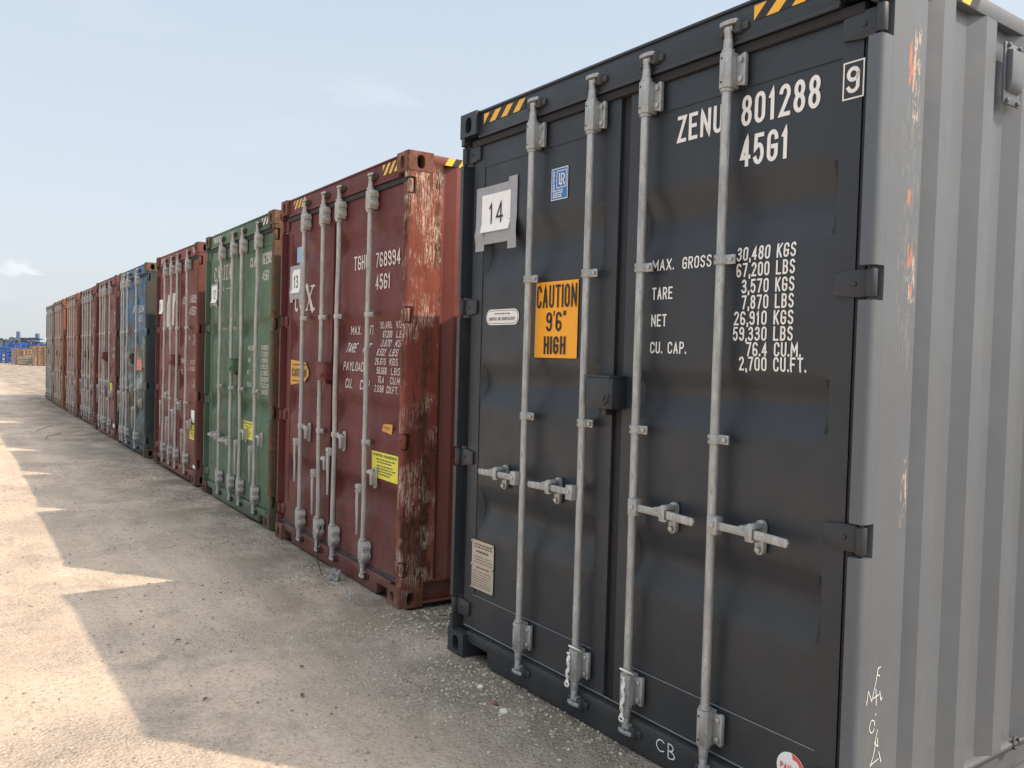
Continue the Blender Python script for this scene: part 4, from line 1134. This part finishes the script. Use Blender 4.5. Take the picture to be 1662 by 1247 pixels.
def ground_mat():
    m, t, p = mat('compacted sandy gravel')
    v = mapped(t, (1, 1, 1))
    a = (0.57, 0.465, 0.37); b = (0.46, 0.378, 0.305)
    c = mixc(t, rng(t, noise_n(t, v, .55, 6, .6), .38, .62), a, b)
    c = mixc(t, rng(t, noise_n(t, mapped(t, (1, 1, 1), (9, 4, 0)), 1.7, 6, .65), .55, .72, 0, .75), c, (0.20, 0.17, 0.14))       # damp or oily stains
    c = mixc(t, rng(t, noise_n(t, v, 9, 8, .7), .45, .7, 0, .55), c, (0.56, 0.48, 0.40))
    sep0 = nn(t, 'ShaderNodeSeparateXYZ'); t.links.new(v, sep0.inputs[0])
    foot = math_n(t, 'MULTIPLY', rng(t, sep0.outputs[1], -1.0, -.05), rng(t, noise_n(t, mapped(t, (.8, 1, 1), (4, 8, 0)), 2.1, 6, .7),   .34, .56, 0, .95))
    ruts = rng(t, noise_n(t, mapped(t, (.12, 2.2, 1), (1, 5, 0)), 1.6, 5, .6), .40, .62, .90, 1.05)
    c = mixc(t, 1.0, c, ruts, 'MULTIPLY')                               # wheel tracks running along the row
    c = mixc(t, rng(t, noise_n(t, v, 42, 7, .8), .38, .50, .62, 0), c, (0.22, 0.185, 0.15))       # grit
    c = mixc(t, rng(t, noise_n(t, v, 60, 6, .8), .54, .66, 0, .6), c, (0.70, 0.61, 0.52))
    # fine stones, light and dark
    sep = nn(t, 'ShaderNodeSeparateXYZ'); t.links.new(v, sep.inputs[0])
    vo = nn(t, 'ShaderNodeTexVoronoi'); vo.inputs['Scale'].default_value = 62; vo.inputs['Randomness'].default_value = 1; t.links.new(v, vo.inputs['Vector'])
    vo2 = nn(t, 'ShaderNodeTexVoronoi'); vo2.inputs['Scale'].default_value = 140; t.links.new(v, vo2.inputs['Vector'])
    # the gravel strip along the boxes is coarser and greyer than the wheel-packed yard
    strip = math_n(t, 'MULTIPLY', rng(t, sep.outputs[1], -1.25, -.35), rng(t, noise_n(t, v, 1.1, 4), .30, .60))
    c = mixc(t, math_n(t, 'MULTIPLY', strip, .6), c, (0.38, 0.35, 0.315))
    # patches where the fines have blown off and the stone shows
    coarse = rng(t, noise_n(t, mapped(t, (1, 1, 1), (2, 9, 1)), 1.3, 5, .65), .46, .60)
    c = mixc(t, math_n(t, 'MULTIPLY', coarse, .35), c, (0.33, 0.285, 0.24))
    for w_, thr in ((vo, .5), (vo2, .5)):
        sc_ = nn(t, 'ShaderNodeSeparateColor'); t.links.new(w_.outputs['Color'], sc_.inputs[0])
        pick = math_n(t, 'MULTIPLY', rng(t, sc_.outputs[0], .62, .72), rng(t, w_.outputs['Distance'], .25, .42, 1, 0))
        amt = math_n(t, 'ADD', .38, math_n(t, 'MULTIPLY', math_n(t, 'MAXIMUM', strip, coarse), .62))
        tone = mixc(t, sc_.outputs[1], (0.12, 0.105, 0.09), (0.58, 0.54, 0.49))
        c = mixc(t, math_n(t, 'MULTIPLY', pick, amt), c, tone)
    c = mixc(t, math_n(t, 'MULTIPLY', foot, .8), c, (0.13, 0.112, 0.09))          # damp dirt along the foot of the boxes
    spill = math_n(t, 'MULTIPLY', rng(t, noise_n(t, mapped(t, (.55, 1, 1), (3, 6, 2)), 1.5, 7, .72), .56, .70), rng(t, sep0.outputs[1], -1.7, -.9))
    c = mixc(t, math_n(t, 'MULTIPLY', spill, .6), c, (0.17, 0.145, 0.118))        # scattered damp patches
    t.links.new(c, p.inputs['Base Color']); p.inputs['Roughness'].default_value = .95; p.inputs['Specular IOR Level'].default_value = .2
    bn = nn(t, 'ShaderNodeBump'); bn.inputs['Strength'].default_value = 1.0; bn.inputs['Distance'].default_value = .018
    h = math_n(t, 'ADD', noise_n(t, v, 22, 9, .7), math_n(t, 'MULTIPLY', math_n(t, 'SUBTRACT', 1, vo.outputs['Distance']), math_n(t, 'ADD', .18, math_n(t, 'MULTIPLY', math_n(t, 'MAXIMUM', strip, coarse), .6))))
    t.links.new(h, bn.inputs['Height']); t.links.new(bn.outputs[0], p.inputs['Normal'])
    return m
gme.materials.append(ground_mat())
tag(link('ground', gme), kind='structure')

# loose stones: one mass of small broken pebbles, thick along the boxes
def stones():
    rs = np.random.RandomState(3)
    ico = bmesh.new(); bmesh.ops.create_icosphere(ico, subdivisions=1, radius=1)
    bv = np.array([v.co[:] for v in ico.verts]); bf = np.array([[v.index for v in q.verts] for q in ico.faces]); ico.free()
    P = []
    while len(P) < 24000:
        u = rs.rand()
        if u < .55:
            x = 3.2-rs.rand()**1.3*14; y = .06-abs(rs.normal(0, .34)); s = .0025+.0075*rs.rand()**5
        elif u < .62:
            x = -.75+rs.rand()*.72; y = .1+rs.rand()*2.2; s = .004+.014*rs.rand()**3
        else:
            x = 3.4-rs.rand()**1.4*14; y = -3.2+rs.rand()*3.2; s = .0025+.007*rs.rand()**4
        if noise.noise(Vector((x*1.4, y*1.4, 5))) < rs.rand()*.55-.30: continue
        if y > .02 and not -.76 < x < -.02: continue
        P.append((x, y, s))
    V = np.zeros((len(P), len(bv), 3)); tone = []
    for i, (x, y, s) in enumerate(P):
        q = bv*(1+.28*rs.randn(len(bv), 1)*.7)*s*np.array([1, .75+.4*rs.rand(), .55+.2*rs.rand()])
        a = rs.rand()*6.283; ca, sa = math.cos(a), math.sin(a)
        q = np.stack([q[:, 0]*ca-q[:, 1]*sa, q[:, 0]*sa+q[:, 1]*ca, q[:, 2]], 1)
        V[i] = q+np.array([x, y, ground_z(x, y)+s*.25]); tone.append(rs.randint(0, 3))
    F = (bf[None]+np.arange(len(P))[:, None, None]*len(bv)).reshape(-1, 3)
    me = bpy.data.meshes.new('gravel'); me.from_pydata(V.reshape(-1, 3).tolist(), [], F.tolist())
    for n_, c in (('pale stone', (.46, .415, .36)), ('grey stone', (.37, .335, .29)), ('dark stone', (.22, .19, .155))): me.materials.append(plain(n_, c, .9, var=.25, scale=15))
    me.polygons.foreach_set('material_index', np.repeat(np.array(tone), len(bf)).tolist())
    o = link('gravel', me); tag(o, 'loose pale and grey pebbles along the foot of the containers', 'gravel', None, 'stuff')
stones()

# ------------------------------------------------------------------ small litter
def stone(x, y, s, col, label, cat='stone', nm='stone', group=None):
    bm = bmesh.new(); bmesh.ops.create_icosphere(bm, subdivisions=2, radius=1)
    for v in bm.verts:
        k = 1+.28*noise.noise(v.co*1.6+Vector((x*9, y*9, 0))); v.co = Vector((v.co.x*k*s, v.co.y*k*s*.8, v.co.z*k*s*.6))
    me = bpy.data.meshes.new(nm); bm.to_mesh(me); bm.free(); me.materials.append(col)
    o = link(nm, me); o.location = (x, y, ground_z(x, y)+s*.3); tag(o, label, cat, group); return o
pale = plain('chalky stone', (.55, .53, .50), .9, var=.15, scale=12); rusty = plain('red brick chip', (.20, .06, .035), .9, var=.2)
stone(.56, -.16, .020, pale, 'pale stone on the gravel under the first bar of the grey container')
stone(.86, -.22, .024, pale, 'round pale stone beside a red brick chip near the grey container')
stone(.76, -.20, .015, rusty, 'dark red brick chip between two pale stones', 'brick chip', 'brick_chip')
def bag():
    bm = bmesh.new(); bmesh.ops.create_icosphere(bm, subdivisions=4, radius=1)
    for v in bm.verts:
        n1 = noise.noise(v.co*2.2+Vector((3, 1, 2))); n2 = noise.noise(v.co*6)
        k = .8+.45*n1+.22*n2
        v.co = Vector((v.co.x*k*.085, v.co.y*k*.05, max(-.004, v.co.z*k*.075+.02*n2)))
    me = bpy.data.meshes.new('plastic_bag'); bm.to_mesh(me); bm.free(); me.materials.append(plain('dirty clear plastic', (.27, .26, .245), .35, var=.25, scale=18))
    o = link('plastic_bag', me); o.location = (-1.62, -.03, .005); tag(o, 'crumpled dirty plastic bag on the gravel below the red container', 'plastic bag')
    mb = MB()
    pts = [(-1.58+.46*i/14, -.09+.03*math.sin(i*.35), ground_z(-1.58+.46*i/14, -.1)+.005+.003*math.sin(i*1.1)) for i in range(15)]
    vs = []
    for i, p in enumerate(pts):
        w = .022*(1-.5*i/14); vs += [(p[0], p[1]-w, p[2]-.004), (p[0]+.01, p[1], p[2]+.001), (p[0], p[1]+w, p[2]-.003)]
    mb.add(vs, [(3*i+k, 3*i+k+1, 3*i+k+4, 3*i+k+3) for i in range(14) for k in (0, 1)])
    link('torn_strip', mb.data('torn_strip', me.materials[0], dx=0), o).location = Vector((1.62, .03, -.005))
bag()
twig_m = plain('dry twig', (.15, .12, .09), .9, var=.3)
def twig(pts, r, label):
    mb = MB(); mb.tube([(x, y, ground_z(x, y)+z) for x, y, z in pts], r, 6)
    tag(link('twig', mb.data('twig', twig_m, dx=0)), label, 'twig', 'dry twigs lying in the yard')
twig([(-12.6, -.95, .02), (-12.9, -.90, .03), (-13.3, -.72, .03), (-13.6, -.62, .02)], .006, 'long curved dark twig on the ground, nearer of two')
twig([(-14.2, -.98, .02), (-14.7, -.78, .04), (-15.2, -.62, .03)], .006, 'curved dark twig on the ground, farther of two')
leaf_m = plain('dry leaf', (.10, .07, .045), .8, var=.3)
for i, (x, y) in enumerate(((-1.18, -.99), (-.88, -1.25), (.20, -.92), (-.15, -.80), (.02, -1.32))):
    mb = MB(); a = i*1.3; s = .014+.004*(i % 3); z = ground_z(x, y)
    pts = [(0, 0, .006)]+[(s*c*math.cos(a)-s*.45*d*math.sin(a), s*c*math.sin(a)+s*.45*d*math.cos(a), .004+.010*abs(d)) for c, d in ((1, 0), (.4, .9), (-.5, .7), (-1, 0), (-.5, -.7), (.4, -.9))]
    mb.add([(x+p[0], y+p[1], z+p[2]+.003) for p in pts], [(0, 1+k, 1+(k+1) % 6) for k in range(6)])
    tag(link('dry_leaf', mb.data('dry_leaf', leaf_m, dx=0, fixn=False)), 'small curled dry brown leaf on the sandy yard', 'leaf', 'dry leaves on the yard')
def wire():
    mb = MB(); pts = []
    for i in range(26):
        u = i/25; pts.append((-1.93+.22*u+.03*math.sin(u*9)-3.218+3.218, -.03-.05*math.sin(u*3.1), .30-.28*u+.10*math.sin(u*6.3)))
    mb.tube(pts, .004, 6)
    tag(link('wire', mb.data('wire', M['cast_dark'], dx=0)), 'loose rusty wire hanging from the middle bars of the number 13 container', 'wire')
wire()

# ------------------------------------------------------------------ far side of the yard
blue = plain('blue steel rack', (.035, .11, .36), .5, var=.25, scale=2)
dkblue = plain('slate blue post', (.085, .12, .19), .6, var=.15, scale=2)
wood = plain('raw pallet wood', (.42, .29, .19), .85, var=.2, scale=6)
wood2 = plain('grey pallet wood', (.26, .24, .20), .85, var=.25, scale=6)
def far_xy(px, d):
    """ground point d metres out along the sight line of photo column px (layout only)"""
    v = f + (px-831)/1355.95*r1; v = Vector((v.x, v.y, 0)).normalized()
    return co.location.x+v.x*d, co.location.y+v.y*d
FACE = math.atan2(r0.y, r0.x)
def far_root(name, px, d, label, cat, group=None):
    x, y = far_xy(px, d); o = bpy.data.objects.new(name, None); C.objects.link(o); o.location = (x, y, -.01); o.rotation_euler = (0, 0, FACE); tag(o, label, cat, group); return o
def pallet_stack(px, d, n, w, label, mt, topbox=None):
    o = far_root('pallet_stack', px, d, label, 'pallet stack', 'stacks of wooden pallets')
    rr = random.Random(px); z = 0
    for i in range(n):
        mb = MB(); dx = rr.gauss(0, .03)
        for k in range(6): mb.box(-w/2+dx+k*w/5.5, -w/2+dx+k*w/5.5+w*.13, -.6, .6, z+.118, z+.14)
        for yy in (-.55, 0, .45): mb.box(-w/2+dx, w/2+dx, yy, yy+.09, z+.095, z+.1175)
        for xx in (-w/2, -.07, w/2-.14):
            for yy in (-.55, 0, .45): mb.box(xx+dx, xx+.14+dx, yy, yy+.09, z+.022, z+.0945)
        for yy in (-.55, 0, .45): mb.box(-w/2+dx, w/2+dx, yy, yy+.09, z, z+.0215)
        link('pallet', mb.data('pallet', mt, smooth=False, dx=0), o); z += .142
    return o
pallet_stack(35, 88, 10, 1.15, 'stack of pale wooden pallets in front of the blue racks', wood)
pallet_stack(70, 84, 12, 1.2, 'taller stack of pale wooden pallets beside the last container', wood)
pallet_stack(62, 90, 12, 1.0, 'grey weathered pallets stacked behind the tallest pale stack', wood2)
def crate(px, d, w, h, label, mt):
    o = far_root('slatted_crate', px, d, label, 'crate', 'slatted crates by the racks')
    mb = MB()
    for i in range(max(2, int(h/.22))): mb.box(-w/2, w/2, -.5, -.47, .08+i*.22, .08+i*.22+.15)
    for xx in (-w/2, w/2-.08): mb.box(xx, xx+.08, -.469, -.40, 0, h)
    mb.box(-w/2+.02, w/2-.02, -.465, .5, .05, h*.93); link('crate_body', mb.data('crate_body', mt, smooth=False, dx=0), o)
crate(46, 86, 1.3, .8, 'low dark slatted crate between two pale pallet stacks', wood2)
def rack(px, d, w, h, label, group='blue steel racks across the yard'):
    o = far_root('steel_rack', px, d, label, 'rack', group)
    for xx in (-w/2, w/2-.12):
        mb = MB(); mb.box(xx, xx+.12, -.5, -.38, 0, h); mb.box(xx, xx+.12, .38, .5, 0, h); link('upright', mb.data('upright', blue, smooth=False, dx=0), o)
    rr = random.Random(px); z = .15
    while z < h:
        mb = MB(); mb.box(-w/2+.121, w/2-.121, -.48, -.40, z, z+.10); mb.box(-w/2+.121, w/2-.121, .40, .48, z, z+.10); mb.box(-w/2+.121, w/2-.121, -.399, .399, z+.02, z+.06)
        link('beam', mb.data('beam', blue, smooth=False, dx=0), o)
        z += .28+.1*rr.random()
rack(2, 96, 1.6, 1.6, 'blue steel rack at the left edge of the far yard')
rack(16, 94, 1.5, 1.75, 'blue steel rack just right of the slim gap in the far racks')
rack(27, 97, 1.3, 2.0, 'narrow tall blue rack beside the left tall post')
rack(42, 100, 2.6, 2.1, 'wide blue rack behind the low dark crate')
rack(60, 103, 3.6, 2.05, 'widest blue rack under the dark beam')
def post(px, d, w, h, label):
    o = far_root('rack_post', px, d, label, 'post', 'tall slate blue posts')
    mb = MB(); mb.box(-w/2, w/2, -.15, .15, 0, h); mb.box(-w*1.1, w*1.1, -.3, .3, 0, .04) if False else None
    link('column', mb.data('column', dkblue, smooth=False, dx=0), o)
    mb = MB()
    for z in (h*.72, h*.45): mb.box(-w*.9, w*.9, -.9, -.1505, z, z+.14)
    link('arm', mb.data('arm', dkblue, smooth=False, dx=0), o)
post(29, 99, .24, 3.15, 'left of the two tall slate blue posts above the racks')
post(60, 99, .30, 3.0, 'right of the two tall slate blue posts, by the pale pallets')
post(16, 99, .14, 2.5, 'thin short blue post above the racks at the far left')
post(0, 99, .3, 2.2, 'slate blue post cut by the left edge of the photo')
o = far_root('stored_beam', 53, 100, 'dark steel beam with stored parts resting across the tall posts', 'beam')
mb = MB(); mb.box(-1.9, 1.4, -.9, -.6, 2.36, 2.46)
rr = random.Random(2)
for i in range(22):
    x = -1.85+.145*i; mb.box(x, x+.10, -.88, -.65, 2.4605, 2.49+.09*rr.random())
link('beam', mb.data('beam', plain('dark stored steel', (.045, .055, .10), .7), smooth=False, dx=0), o)
def far_wood():
    mb = MB(); rr = random.Random(11)
    vs = []; fs = []
    for i in range(7000):
        px = -420+505*rr.random(); d = 235+50*rr.random()
        x, y = far_xy(px, d); hgt = 3.4+1.2*noise.noise(Vector((px*.05, 1, 2)))
        z = hgt*rr.random()**.8; s = .3+.35*rr.random(); n = len(vs)
        a = Vector((rr.gauss(0, 1), rr.gauss(0, 1), rr.gauss(0, 1))).normalized()*s; b = a.orthogonal().normalized()*s
        c = Vector((x, y, z)); vs += [c-a, c+b, c+a, c-b]; fs.append((n, n+1, n+2, n+3))
    mb.add(vs, fs); o = link('far_wood', mb.data('far_wood', plain('far foliage', (.13, .16, .15), .8, var=.35, scale=.3), smooth=False, dx=0, fixn=False))
    tag(o, 'low dark line of trees on the horizon behind the racks', 'trees', None, 'stuff')
far_wood()
